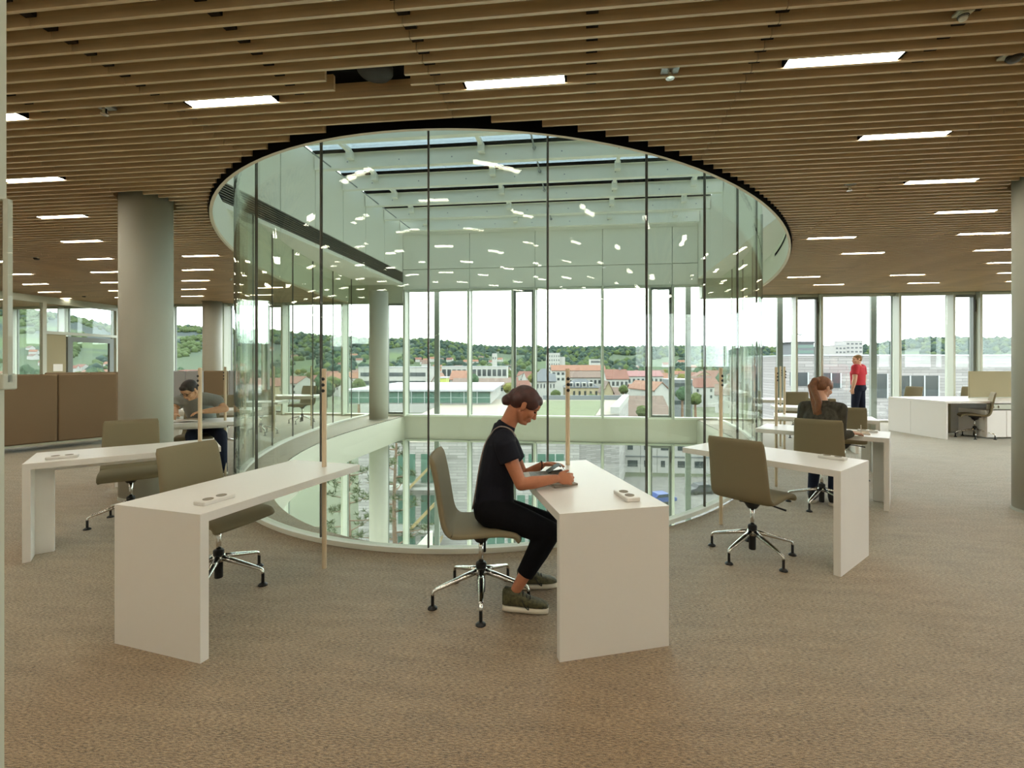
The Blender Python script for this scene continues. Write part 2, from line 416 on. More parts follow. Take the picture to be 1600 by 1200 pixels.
def img_len(s0, s1, y):
    def pj(x):
        d = -x * math.sin(TH) + y * math.cos(TH); X = x * math.cos(TH) + y * math.sin(TH)
        return (828 + 750 * X / d, 570 - 750 * (CZ - EYE) / d) if d > .3 else None
    a, b = pj(s0), pj(s1)
    if not a or not b: return 0
    x0 = max(0, a[0]); x1 = min(1600, b[0])
    if x1 <= x0 or a[1] < -4: return 0
    return (x1 - x0) * (570 - a[1])
boards.sort(key=lambda t: -img_len(*t))
SH = {}
def board_mesh(L):
    k = round(L, 3)
    if k not in SH:
        m = MB(); m.box(0, L, -S_T / 2, S_T / 2, 0, S_H); SH[k] = m.mesh('slat'); SH[k].materials.append(MATS['slat_wood'])
    return SH[k]
for s0, s1, y in boards[:300]:
    o = obj('slat', board_mesh(s1 - s0), None, ceil_o, (s0, y, CZ))
m = MB()
for s0, s1, y in boards[300:]: m.box(s0, s1, y - S_T / 2, y + S_T / 2, CZ, CZ + S_H)
o = m.build('slat_field', 'slat_wood', ceil_o); o['kind'] = 'stuff'
m = MB(); m.box(XL, XR, YB, row0 - 21 * PIT - .08, CZ + .02, CZ + .05); m.build('slat_panel', 'slat_wood', ceil_o)
m = MB()      # hanger rails over the slats, with a clip on every slat
for k in range(-14, 12):
    x = .037 + 1.0255 * k
    ys = [YB if False else .9]
    hw0 = None
    segs = [(1.0, FY)]
    # stop at the opening
    if abs(x - RIM[0]) < RIM[1]:
        xc, b, yn, a = grow(RIM, .05); q = yn + a - a * math.sqrt(max(0, 1 - ((x - xc) / b) ** 2)); segs = [(1.0, q)]
    for a0, a1 in segs: m.box(x - .035, x + .035, a0, a1, CZ + .09, CZ + .165)
    for i in range(-18, 30):
        y = row0 + PIT * i + PIT * .5
        if segs[0][0] < y < segs[0][1] and y < 4.6: m.box(x - .034, x + .034, y + .005, y + PIT / 2 - S_T / 2, CZ + .046, CZ + .092)
o = m.build('hanger_rails', 'clip_dark', ceil_o); o['kind'] = 'stuff'
# strip lights
m = MB(); m.box(-.33, .33, -.041, .041, .012, .02); diff_me = m.mesh('diffuser'); diff_me.materials.append(MATS['lamp_white'])
m = MB(); m.box(-.345, .345, -.044, .044, .0205, .10); m.box(-.345, -.331, -.044, .044, .008, .0205); m.box(.331, .345, -.044, .044, .008, .0205)
hous_me = m.mesh('housing'); hous_me.materials.append(MATS['black_board'])
NAMED = {(0, 0): 'strip light straight above the reading woman, in front of the glass rim', (2, 0): 'large strip light in the slats, topmost one on the right', (-2, 0): 'strip light in the slats left of the dark ceiling recess',
         (3, 1): 'second strip light down the right-hand diagonal of the ceiling', (-5, 1): 'strip light in the slats at the left border, above the round column', (-4, 0): 'strip light cut by the upper left border of the picture',
         (4, 2): 'third strip light down the right-hand diagonal, beside the right column', (-6, 2): 'strip light just left of the round column head'}
LIGHTS = []
for k in range(-16, 11):
    for j in range(-6, 9):
        if (k + j) % 2 or (k, j) == (6, 6): continue
        x = -.47 + 1.0225 * k; y = row0 + PIT * (10 * j) - PIT / 2 + PIT * 0
        if y > 13.2 or y < YB + .5: continue
        hw = rim_half(y, .05)
        if hw and abs(x - RIM[0]) < hw + .40: continue
        if any((x - c[0]) ** 2 + (y - c[1]) ** 2 < .75 ** 2 for c in COLS): continue
        e = empty('ceiling_light', (x, y, CZ)); obj('diffuser', diff_me, None, e); obj('housing', hous_me, None, e)
        LIGHTS.append((e, k, j, x, y))
ORD = 'first second third fourth fifth sixth seventh eighth ninth tenth eleventh twelfth thirteenth fourteenth'.split()
for e, k, j, x, y in LIGHTS:
    side = x > RIM[0]; n_ = sorted(abs(t[3] - RIM[0]) for t in LIGHTS if t[2] == j and (t[3] > RIM[0]) == side).index(abs(x - RIM[0]))
    lab = 'strip light %s of the drum, %s row from the front, %s one from the drum' % ('right' if side else 'left', ORD[j] if j >= 0 else '', ORD[n_])
    if j < 0: lab = 'recessed strip light in the slats behind the viewpoint'
    tag(e, NAMED.get((k, j), lab), 'ceiling light', 'strip lights in the slatted ceiling')
# ceiling fittings
rc = empty('ceiling_recess', (-1.43, 3.03, CZ)); tag(rc, 'dark square recess cut in the slats with a round duct inside', 'recess')
m = MB(); m.box(-.27, .27, -.105, .115, .10, .165); m.build('box', 'black_board', rc)
m = MB(); m.lathe([(.10, .0), (.115, .02), (.115, .10), (.09, .10), (.085, .03), (0, .028)], 24, (.05, 0, .045)); m.build('duct', 'clip_dark', rc, smooth=True)
def detector(px, py, label, kind):
    d = (CZ - EYE) * 750 / (570 - py); x, y = at(px, d)
    k_ = .6 if kind == 'white' else 1.0
    e = empty('smoke_detector' if kind != 'sprinkler' else 'sprinkler', (x, y, CZ)); tag(e, label, 'smoke detector' if kind != 'sprinkler' else 'sprinkler', 'ceiling fittings')
    e.scale = (k_, k_, 1)
    if kind == 'sprinkler':
        m = MB(); m.box(-.055, .055, -.042, .042, .012, .03); m.build('plate', 'alu', e)
        m = MB(); m.lathe([(.02, .02), (.016, -.03), (.028, -.034), (.028, -.04), (0, -.042)], 10); m.build('nozzle', 'chrome', e)
    else:
        m = MB(); m.box(-.065, .065, -.044, .044, .010, .022); m.build('plate', 'mullion', e)
        m = MB(); m.lathe([(.040, .010), (.043, -.0), (.03, -.022), (0, -.026)], 20); b = m.build('head', 'joint_dark' if kind == 'dark' else 'white_wall', e, smooth=True)
        for i in range(3):
            mm = MB(); mm.lathe([(.0435 - .005 * i, -.001 - .006 * i), (.0445 - .005 * i, -.003 - .006 * i), (.0425 - .005 * i, -.005 - .006 * i)], 20); mm.build('slot', 'black_board', b)
detector(1585, 90, 'dark domed smoke detector at the upper right border', 'dark')
detector(1047, 113, 'small metal sprinkler in the slats, above the right of the glass rim', 'sprinkler')
detector(164, 171, 'small metal sprinkler in the slats at upper left', 'sprinkler')
detector(1327, 292, 'small sprinkler in the slats right of the glass rim', 'sprinkler')
detector(1505, 25, 'white detector with red mark at the top right of the ceiling', 'white')
detector(57, 404, 'dark smoke detector on the ceiling left of the round column', 'dark')
detector(131, 463, 'small dark smoke detector near the left glass partition', 'dark')
detector(361, 436, 'pale smoke detector left of the glass drum', 'white')
# ------------------------------------------------------------------ glass facade: bays of 1.9 m
MOD = 1.9; X0 = -5.23
bays = [(X0 + MOD * i, X0 + MOD * (i + 1)) for i in range(-8, 10)]
VENT = {round(x, 2) for x in (-5.23, -1.43, 2.37, 6.17, 9.97, -9.03, -12.83)}
PANE = {}
def pane_mesh(wd, ht):
    k = (round(wd, 3), round(ht, 3))
    if k not in PANE:
        m = MB(); m.box(0, wd, -.008, .008, 0, ht); PANE[k] = m.mesh('pane'); PANE[k].materials.append(MATS['facade_glass'])
    return PANE[k]
def bay(n, x0, x1, z0, z1):
    w_ = struct(empty('window_%d' % n, (x0, FY, z0))); L = x1 - x0; H = z1 - z0
    m = MB(); m.box(-.03, .03, -.20, .09, 0, H); m.build('mullion', 'mullion', w_, bevel=.006, seg=1)
    m = MB(); m.box(-.045, .045, .092, .14, 0, H); m.build('cover_cap', 'mullion_dark', w_)
    m = MB(); m.box(.03, L - .03, -.10, .06, 0, .055); m.build('sill', 'white_wall', w_, bevel=.006, seg=1)
    m = MB(); m.box(.03, L - .03, .06, .30, -.02, .03); m.build('ledge', 'alu', w_)
    m = MB(); m.box(.03, L - .03, -.05, .06, H - .055, H); m.build('head', 'mullion', w_)
    xe = L - .03
    if round(x1, 2) in VENT:
        v0 = L - .63
        m = MB(); m.box(v0 - .025, v0 + .025, -.20, .09, .055, H - .055); m.build('mullion', 'mullion', w_)
        v = empty('vent_sash', (0, 0, 0)); v.parent = w_
        m = MB(); a0, a1, t = v0 + .03, L - .035, .055
        m.box(a0, a0 + t, -.06, .04, .06, H - .06); m.box(a1 - t, a1, -.06, .04, .06, H - .06)
        m.box(a0 + t, a1 - t, -.06, .04, .06, .06 + t); m.box(a0 + t, a1 - t, -.06, .04, H - .06 - t, H - .06)
        m.build('sash_frame', 'mullion_dark', v)
        obj('pane', pane_mesh(a1 - a0 - 2 * t, H - .12 - 2 * t), None, v, (a0 + t, 0, .06 + t))
        m = MB(); m.box(a1 - .035, a1 - .015, -.10, -.06, H * .33, H * .33 + .05); m.box(a1 - .035, a1 - .015, -.115, -.10, H * .33 - .09, H * .33 + .05); m.build('handle', 'chrome', v)
        m = MB(); m.box(a1 - .04, a1 - .01, -.09, -.06, H - .5, H - .2); m.build('chain_drive', 'joint_dark', v)
        xe = v0 - .03
    obj('pane', pane_mesh(xe - .03, H - .11), None, w_, (.03, .01, .055))
n = 1
for x0, x1 in bays:
    inside = x0 > WX0 - .2 and x1 < WX1 + 1.3 and x0 < WX1
    bay(n, x0, x1, 0.0, 3.69 if inside else CZ - .01); n += 1
for x0, x1 in bays:
    if -15 < x0 < 7: bay(n, x0, x1, -4.45, -.68); n += 1
# transom filling between ceiling and roof outside the atrium
m = MB(); m.box(XL, WX0, FY - .02, FY + .3, CZ - .03, SOF + .2); m.box(WX1 + .1, XR, FY - .02, FY + .3, CZ - .03, SOF + .2); struct(m.build('trim_7', 'mullion'))
# outside maintenance posts
for i, px in enumerate((683, 1075, 1218, 1364)):
    x, y = at(px, 14.6 / (math.cos(TH) + (px - 828) / 750 * math.sin(TH)))
    e = empty('steel_post', (x, y, -12)); tag(e, ['grey steel post outside the window left of the reading woman', 'grey steel post outside, behind the right side of the glass drum', 'grey steel post outside, just right of the glass drum', 'grey steel post outside, right of the man in red'][i], 'post', 'posts outside the facade')
    m = MB(); m.box(-.075, .075, -.05, .05, -5, 16.5); m.build('shaft', 'mullion_dark', e)
    for z in (-.0, 4.0, 8.0, 12.0):
        mm = MB(); mm.box(-.09, .09, -.75, .06, z - .3, z - .2); mm.build('bracket', 'alu', e)
# ------------------------------------------------------------------ glass drum
dr = empty('glass_enclosure', (GLS[0], GLS[2], 0)); tag(dr, 'tall curved frameless glass wall round the atrium opening', 'glass wall')
def L2(pts): return [(x - GLS[0], y - GLS[2]) for x, y in pts]
N = 400
dense = half_ellipse(*GLS, n=N)
def pxof(p):
    X = p[0] * math.cos(TH) + p[1] * math.sin(TH); d = -p[0] * math.sin(TH) + p[1] * math.cos(TH); return 828 + 750 * X / d
# seams seen on the near side: find the curve index for each photograph column (near branch)
imin = min(range(N + 1), key=lambda i: pxof(dense[i])); imax = max(range(N + 1), key=lambda i: pxof(dense[i]))
def idx(px): return min(range(imin, imax + 1), key=lambda i: abs(pxof(dense[i]) - px))
near = [idx(p) for p in (401, 503, 672, 859, 1008, 1102, 1152)]
def arc(i, j): return sum(math.dist(dense[k], dense[k + 1]) for k in range(i, j))
seams = list(near)
i = near[0]
while i > 0:
    j = i
    while j > 0 and arc(j, i) < 1.10: j -= 1
    i = j
    seams.append(i)
i = near[-1]
while i < N:
    j = i
    while j < N and arc(i, j) < 1.10: j += 1
    i = j
    seams.append(i)
seams = sorted(set(seams))
def offs(i, g):
    x, y = dense[i]; xc, b, yn, a = GLS; nx = (x - xc) / b ** 2; ny = (y - yn - a) / a ** 2; q = math.hypot(nx, ny)
    return (x + nx / q * g - GLS[0], y + ny / q * g - GLS[2])
for a, b in zip(seams[:-1], seams[1:]):
    if b - a < 2: continue
    ids = sorted(set([a + round((b - a) * t / 14) for t in range(15)])); m = MB()
    r0 = [offs(i, -.010) for i in ids]; r1 = [offs(i, .010) for i in ids]
    m.loft([[(x, y, .03) for x, y in r0], [(x, y, SOF - .005) for x, y in r0], [(x, y, SOF - .005) for x, y in r1], [(x, y, .03) for x, y in r1], [(x, y, .03) for x, y in r0]], closed=False)
    m.build('glass_pane', 'drum_glass', dr, smooth=False)
for s in seams[1:-1]:
    x0, y0 = offs(s, -.0115); x1, y1 = offs(s, .0115); t = Vector((y1 - y0, x0 - x1)).normalized() * .0055
    m = MB(); q = [(x0 - t.x, y0 - t.y), (x0 + t.x, y0 + t.y), (x1 + t.x, y1 + t.y), (x1 - t.x, y1 - t.y)]
    m.loft([[(x, y, .03) for x, y in q], [(x, y, SOF - .01) for x, y in q]]); m.build('joint', 'joint_dark', dr)
base_ring_mesh.v = [(x - GLS[0], y - GLS[2], z) for x, y, z in base_ring_mesh.v]
base_ring_mesh.build('base_rail', 'white_wall', dr, smooth=False)
# ------------------------------------------------------------------ columns
def column(x, y, r, z0, z1, label):
    e = empty('round_column', (x, y, z0)); tag(e, label, 'column')
    m = MB(); m.lathe([(r, 0.02), (r, z1 - z0)], 64); m.build('shaft', 'column_grey', e, smooth=True)
    m = MB(); m.lathe([(r + .006, 0), (r + .006, .03), (r, .03)], 64); m.build('base_joint', 'column_grey', e)
column(*COLS[0], 0, CZ + .14, 'thick grey round column at left, between the desks')
column(*COLS[1], 0, CZ + .14, 'grey round column cut by the right border')
column(*COLS[2], 0, CZ + .14, 'far grey column by the left windows, behind the reading man')
column(*COLS[3], 0, CZ + .14, 'slim column behind the left side of the glass drum')
column(-5.65, 12.63, .25, -4.45, -.67, 'round column of the storey below, seen through the drum')
# white stair parapet of the floor below
m = MB(); p = [(-5.0, 11.0), (-4.92, 11.0), (-4.3, 13.2), (-4.38, 13.2)]
m.add([(x, y, -4.45) for x, y in p] + [(x, y, (-3.9 if i in (0, 1) else -3.2)) for i, (x, y) in enumerate(p)], [(0, 1, 2, 3), (4, 7, 6, 5), (0, 4, 5, 1), (1, 5, 6, 2), (2, 6, 7, 3), (3, 7, 4, 0)])
tag(m.build('stair_parapet', 'white_wall', bevel=.01), 'white sloping parapet on the floor below, low in the drum', 'parapet')
# ------------------------------------------------------------------ glazed partition at far left, with a door
gp = empty('glass_partition', (-14.6, 6.5, 0)); tag(gp, 'glazed partition with pale frames at the far left', 'partition')
m = MB(); m.box(-.05, .05, 0, FY - 6.7, 3.18, CZ - .02); m.build('head_beam', 'mullion', gp)
ys = [0, 1.6, 3.2, 4.9, 6.95]
for y in ys:
    m = MB(); m.box(-.05, .05, y - .05, y + .05, 0, 3.18); m.build('post', 'mullion', gp)
for a, b in zip(ys[:-1], ys[1:]):
    m = MB(); m.box(-.008, .008, a + .05, b - .05, 0.05 if b < 6 else 2.42, 3.18); m.build('pane', 'facade_glass', gp)
m = MB(); m.box(-.05, .05, 4.95, 6.9, 2.34, 2.42); m.build('transom', 'mullion', gp)
m = MB(); m.box(-.03, .03, 4.95, 5.45, 0.0, 2.34); sp = m.build('side_panel', 'screen_olive', gp)
m = MB(); m.box(.031, .036, 5.12, 5.36, 1.32, 1.52); m.build('notice', 'paper', sp)
dd = struct(empty('door_1', (-14.6, 6.5 + 5.5, 0)))
m = MB(); m.box(-.035, .035, 0, .13, 0, 2.3); m.box(-.035, .035, 1.2, 1.33, 0, 2.3); m.box(-.035, .035, .13, 1.2, 2.16, 2.3); m.box(-.035, .035, .13, 1.2, 0, .14); m.build('door_frame', 'mullion_dark', dd)
m = MB(); m.box(-.008, .008, .13, 1.2, .14, 2.16); m.build('pane', 'facade_glass', dd)
m = MB(); m.tube([(.035, 1.24, 1.05), (.08, 1.24, 1.05), (.08, 1.10, 1.05)], .011, 8); m.build('door_handle', 'chrome', dd)
# ------------------------------------------------------------------ glass door leaf right beside the camera, at the left border
x, y = at(6, 1.35)
gd = empty('glazed_jamb', (x, y, 0), TH); tag(gd, 'pale door jamb with a clear glass edge close by, at the left border', 'door jamb')
m = MB(); m.box(-.158, .018, -.006, .006, 1.45, 1.965); m.build('glass_leaf', 'facade_glass', gd)
m = MB(); m.box(.004, .018, -.0065, .0065, 1.452, 1.965); m.build('polished_edge', 'mullion', gd)
m = MB(); m.box(-.12, .018, -.02, .02, 1.43, 1.475); m.build('clamp', 'mullion', gd, bevel=.004)
m = MB(); m.box(-.16, -.026, -.025, .025, 0.0, 1.452); m.box(-.16, -.020, -.025, .025, 1.97, CZ); m.box(-.26, -.16, -.04, .04, 0, CZ); m.build('jamb', 'mullion', gd)
# ------------------------------------------------------------------ desks
DL, DW, DH, DT = 1.27, .61, .748, .046
def make_desk():
    r = empty('reading_desk')
    m = MB(); m.loft([[(x, y, z) for x, z in ((0, DH), (DL, DH), (DL, DH - DT), (DT, DH - DT))] for y in (-DW, 0)]); m.build('table_top', 'desk_white', r)
    m = MB(); m.loft([[(x, y, z) for x, z in ((0, 0), (0, DH), (DT, DH - DT), (DT, 0))] for y in (-DW, 0)]); m.build('end_panel', 'desk_white', r)
    m = MB(); m.box(DT, .155, -.43, -.39, .0, DH - DT - .001); m.box(.155, DL - .13, -.43, -.39, DH - DT - .05, DH - DT - .001); m.build('stiffener', 'desk_white', r)
    m = MB(); m.lathe([(.0165, 0), (.0165, 1.468), (.013, 1.472)], 20, (1.125, -.41, 0)); p = m.build('pole', 'pole_wood', r, smooth=False)
    for i in range(3):
        m = MB(); z = 1.395 - .043 * i
        m.ball((1.125 - .010, -.41 , z), (.017, .0135, .014), 14, 10); m.build('hook', 'black_plastic', p, smooth=True)
    s = MB(); s.box(.11, .30, -.50, -.42, DH, DH + .022); so = s.build('power_socket', 'desk_white', r, bevel=.004, seg=1)
    for x in (.165, .245):
        mm = MB(); mm.lathe([(.026, DH + .0222), (.027, DH + .0245), (.021, DH + .0245), (.019, DH + .0226), (0, DH + .0226)], 20, (x, -.46, 0)); mm.build('outlet', 'grey_card', so)
    return r
desk0 = make_desk(); used = [0]
DESKS = {  # outer left corner, direction inward (degrees)
 'C': (-.13, 2.42, 110.2), 'L1': (-2.52, 2.31, 79.7), 'L2': (-4.66, 3.59, 45.0), 'L3': (-6.02, 5.78, 29.1), 'R1': (1.79, 3.62, 136.0), 'R2': (3.08, 5.29, 148.6),
 'R3': (3.92, 6.93, 159.8), 'R4': (4.57, 8.67, 166.5), 'R5': (4.99, 10.75, 173.0), 'L4': (-6.93, 7.52, 20.2), 'L5': (-7.51, 9.27, 13.5), 'L6': (-7.86, 11.36, 7.0)}
LAB = {'C': 'white desk in the middle where the woman in black reads', 'L1': 'large white empty desk at left front, beside the olive chair',
 'L2': 'white empty desk at far left front, in front of the round column', 'L3': 'white desk where the man in grey bends over a book', 'R1': 'white empty desk at right front, with a chair pulled out in front',
 'R2': 'white desk at which the red-haired woman writes', 'R3': 'white desk just behind the writing woman', 'R4': 'white desk in front of the man in red', 'R5': 'farthest white desk on the right, by the windows',
 'L4': 'white desk behind the reading man, partly hidden by the drum', 'L5': 'white desk seen through the left side of the glass drum', 'L6': 'farthest white desk on the left, seen through the drum by the windows'}
def frame(k):
    x, y, a = DESKS[k]; a = math.radians(a); return Vector((x, y, 0)), Vector((math.cos(a), math.sin(a), 0)), Vector((-math.sin(a), math.cos(a), 0)), a
def dloc(k, lx, ly, z=0): o, u, l, a = frame(k); q = o + u * lx + l * ly; q.z = z; return q
for k in DESKS:
    d = desk0 if not used[0] else clone(desk0); used[0] = 1
    o, u, l, a = frame(k); d.location = o; d.rotation_euler = (0, 0, a); tag(d, LAB[k], 'desk', 'reading desks round the drum')
# ------------------------------------------------------------------ chairs
def make_chair():
    r = empty('swivel_chair')
    prof = sm([(.235, .430), (.232, .452), (.205, .473), (.12, .482), (0, .476), (-.10, .470), (-.165, .475), (-.205, .502), (-.228, .56), (-.245, .66), (-.262, .77), (-.285, .88), (-.305, .945)], 4)
    prof = [Vector((p[0], 0, p[1])) for p in [(q[0], q[1]) for q in [(v.x, v.y) for v in [Vector((a, b, 0)) for a, b in [(p.x, p.y) for p in prof]]]]]
    n = len(prof); rings = []
    for i, p in enumerate(prof):
        t = (prof[min(i + 1, n - 1)] - prof[max(i - 1, 0)]).normalized(); nn = Vector((-t.z, 0, t.x))
        s = i / (n - 1); wdt = .235 - .02 * max(0, (s - .55)) / .45
        edge = min(1, min(i, n - 1 - i) / 2.0); wdt *= (.965 + .035 * edge); th = .021 * (.45 + .55 * edge)
        ring = []
        for j in range(28):
            a = 2 * PI * j / 28; ca, sa = math.cos(a), math.sin(a)
            yy_ = wdt * math.copysign(abs(ca) ** .28, ca); zz_ = th * math.copysign(abs(sa) ** .55, sa)
            bow = .018 * (yy_ / wdt) ** 2 * (1 if s > .5 else .25)
            ring.append(p + Vector((0, yy_, 0)) + nn * (zz_ - 0) + (Vector((bow, 0, 0)) if s > .5 else Vector((0, 0, bow))))
        rings.append(ring)
    m = MB(); m.loft(rings); m.build('seat_shell', 'chair_fabric', r, smooth=True)
    m = MB(); m.box(-.09, .09, -.06, .06, .425, .452); m.lathe([(.034, .37), (.055, .40), (.075, .43)], 16, (0, 0, 0)); m.build('mechanism', 'black_plastic', r)
    m = MB(); m.tube([(.02, .03, .425), (.03, -.12, .415), (.035, -.24, .398)], [.006, .006, .008], 8); m.build('lever', 'black_plastic', r)
    m = MB(); m.lathe([(.0155, .20), (.0155, .40)], 18); m.build('gas_column', 'chrome', r, smooth=True)
    m = MB(); m.lathe([(.030, .196), (.034, .205), (.034, .232), (.026, .240), (.016, .242)], 18); m.build('collar', 'black_plastic', r)
    m = MB(); m.lathe([(.024, .045), (.026, .05), (.026, .17)], 16); m.build('cylinder', 'black_plastic', r)
    m = MB(); m.lathe([(.034, .155), (.045, .165), (.042, .19), (.034, .2)], 20); m.build('hub', 'chrome', r, smooth=True)
    for i in range(5):
        a = 2 * PI * i / 5 + .2; c, s = math.cos(a), math.sin(a)
        lg = MB(); pts = [(.03, .182), (.11, .162), (.20, .138), (.288, .114), (.306, .105), (.312, .09), (.312, .080)]; w1 = [.025, .022, .019, .0145, .013, .0115, .011]
        rg = []
        for q, (rad, z) in enumerate(pts):
            nx = (Vector((0, 0, 1)) if q < 4 else Vector((1, 0, .7 if q == 4 else .05)).normalized()); ring = []
            for j in range(12):
                b = 2 * PI * j / 12; lat = w1[q] * math.cos(b); up = w1[q] * .75 * math.sin(b)
                X = rad + nx.x * up; Z = z + nx.z * up
                ring.append((X * c - lat * s, X * s + lat * c, Z))
            rg.append(ring)
        lg.loft(rg); leg = lg.build('leg', 'chrome', r, smooth=True)
        m = MB(); m.lathe([(.030, 0), (.030, .006), (.022, .014), (.010, .020), (.010, .084), (0.008, .086)], 16, (.312 * c, .312 * s, 0)); m.build('glide', 'black_plastic', leg, smooth=False)
    return r
ch0 = make_chair(); cu = [0]
def chair(loc, ang, label, base=0):
    c = ch0 if not cu[0] else clone(ch0); cu[0] = 1
    c.location = (loc[0], loc[1], 0); c.rotation_euler = (0, 0, math.radians(ang)); tag(c, label, 'chair', 'olive swivel chairs')
    for q in c.children:
        if q.name.startswith('leg') and q.name.split('.')[0] == 'leg': q.rotation_euler = (0, 0, math.radians(base))
    return c
def dchair(k, lx, ly, label, da=0, base=0):
    q = dloc(k, lx, ly); chair(q, DESKS[k][2] - 90 + da, label, base)
chair((-.665, 3.02), 9, 'olive swivel chair on which the woman in black sits', -26.5)
dchair('L1', .70, .10, 'empty olive swivel chair pushed under the large left front desk', 0, 2.4)
dchair('L2', .615, .163, 'empty olive swivel chair at the far left desk, before the round column', 0, -16.5)
dchair('R1', .588, .085, 'olive swivel chair seen from behind at the right front desk', 0, 19.5)
dchair('R2', .571, .196, 'olive swivel chair on which the red-haired woman sits', 0, 11)
dchair('L3', .66, .30, 'olive swivel chair under the man in grey')
dchair('R3', .42, .14, 'olive swivel chair half hidden behind the writing woman')
dchair('R4', .64, .15, 'olive swivel chair at the desk left of the man in red')
dchair('R5', .64, .15, 'olive swivel chair at the farthest right desk')
dchair('L4', .62, .16, 'olive swivel chair at the desk behind the reading man')
dchair('L5', .62, .20, 'olive swivel chair seen through the left of the glass drum', 25)
dchair('L6', .62, .20, 'olive swivel chair by the windows, seen through the drum', -15)
# ------------------------------------------------------------------ long counter at right
def P0(px, py, z=0):
    d = (EYE - z) * 750 / (py - 570); return at(px, d)
ax, ay = P0(1478, 687); bx, by = P0(1388, 672)
ct = empty('counter_desk', (ax, ay, 0)); tag(ct, 'big white counter with knee space and cabinets near the right windows', 'counter')
side = Vector((bx - ax, by - ay, 0)); Ls = side.length; us = side.normalized(); ur = Vector((us.y, -us.x, 0))
Mc = Matrix((us, -ur, Vector((0, 0, 1)))).transposed().to_4x4()       # local x along the long white side, y negative to the right
def cb(name, m_, x0, x1, y0, y1, z0, z1, par=ct, bev=.003):
    m = MB(); m.box(x0, x1, -y1, -y0, z0, z1, M=Mc); return m.build(name, m_, par, bevel=bev, seg=1)
cb('side_panel', 'desk_white', 0, Ls * .58, 0, .045, 0, .72); cb('side_panel', 'desk_white', Ls * .58 + .004, Ls + .0, 0, .045, 0, .72)
cb('worktop', 'desk_white', 0, Ls, 0, 3.6, .722, .768)
cb('back_panel', 'screen_olive', .75, .78, .05, .86, 0.02, .72)
cab = cb('cabinet', 'desk_white', .02, .60, .88, 3.5, 0.03, .58)
for i in range(6): dr_ = cb('cabinet_door', 'desk_white', .0, .02, .885 + .43 * i, .885 + .43 * i + .42, .04, .575, cab)
pn = cb('socket_panel', 'mullion', .0, .03, .90, 3.4, .60, .70)
for i in range(5):
    m = MB(); m.lathe([(.026, 0), (.026, .006), (.02, .006), (.018, .002), (0, .002)], 14, M=Matrix.Rotation(-PI / 2, 3, 'Y')); o = m.build('outlet', 'grey_card', pn)
    o.location = Mc @ Vector((-.001, -(1.02 + .11 * i + (.25 if i > 1 else 0)), .65))
cb('cabinet', 'desk_white', .9, Ls - .05, .88, 3.5, 0.03, .72)
sc_ = empty('desk_screen', tuple(Vector((ax, ay, .768)) + Mc.to_3x3() @ Vector((.85, -1.38, 0)))); tag(sc_, 'olive fabric screen standing on the white counter at right', 'desk screen')
m = MB(); m.box(-.018, .018, -2.1, 0, .02, .59, M=Mc); m.build('panel', 'screen_olive', sc_, bevel=.008)
m = MB(); m.box(-.024, .024, -2.1, 0, 0.0, .02, M=Mc); m.build('foot_rail', 'mullion', sc_)
x, y = P0(1523, 684); chair((x, y), 152, 'olive swivel chair at the knee space of the white counter')
x, y = at(1415, 12.2); chair((x, y), 200, 'olive chair behind the white counter, its back just visible at left')
x, y = at(1512, 12.0); chair((x, y), 215, 'olive chair behind the white counter next to the fabric screen')
# ------------------------------------------------------------------ upholstered screens / benches at left
def bench(p0, p1, z0, z1, mt, label, n=2, grp=None, th=.09):
    a = Vector((*p0, 0)); b = Vector((*p1, 0)); L = (b - a).length; ang = math.atan2(b.y - a.y, b.x - a.x)
    e = empty('high_back_bench', a, ang); tag(e, label, 'bench', grp)
    for i in range(n):
        m = MB(); m.box(L * i / n + .004, L * (i + 1) / n - .004, -th / 2, th / 2, z0, z1); m.build('back_cushion', mt, e, bevel=.028, seg=3, smooth=False)
    m = MB(); m.box(.02, L - .02, .05, .62, max(.06, z0 - .0), .42); m.build('seat', mt, e, bevel=.02)
    m = MB(); m.box(0, L, -th / 2, .60, z0 - .035, z0 - .002); m.build('base_rail', 'mullion', e)
    for x in (.12, L - .12):
        for y in (.0, .52):
            m = MB(); m.box(x - .03, x + .03, y - .02, y + .02, 0, z0 - .035); m.build('leg', 'chrome', e)
def pt(px, d): return at(px, d)
bench(pt(-20, 7.9), pt(183, 9.3), .13, 1.335, 'screen_brown', 'brown upholstered high-back bench seen from behind at far left', 2)
bench(pt(70, 9.9), pt(200, 11.2), .13, 1.34, 'screen_brown', 'second brown high-back bench peeping over the first', 2)
bench(pt(318, 10.4), pt(357, 10.6), .13, 1.37, 'screen_brown', 'brown fabric screen right behind the reading man', 1)
bench(pt(262, 11.2), pt(318, 11.5), .13, 1.36, 'screen_grey', 'pale grey high-back bench behind the reading man', 2)
bench(pt(357, 11.9), pt(376, 12.1), .13, 1.36, 'screen_grey', 'narrow pale grey screen beside the glass drum', 1)
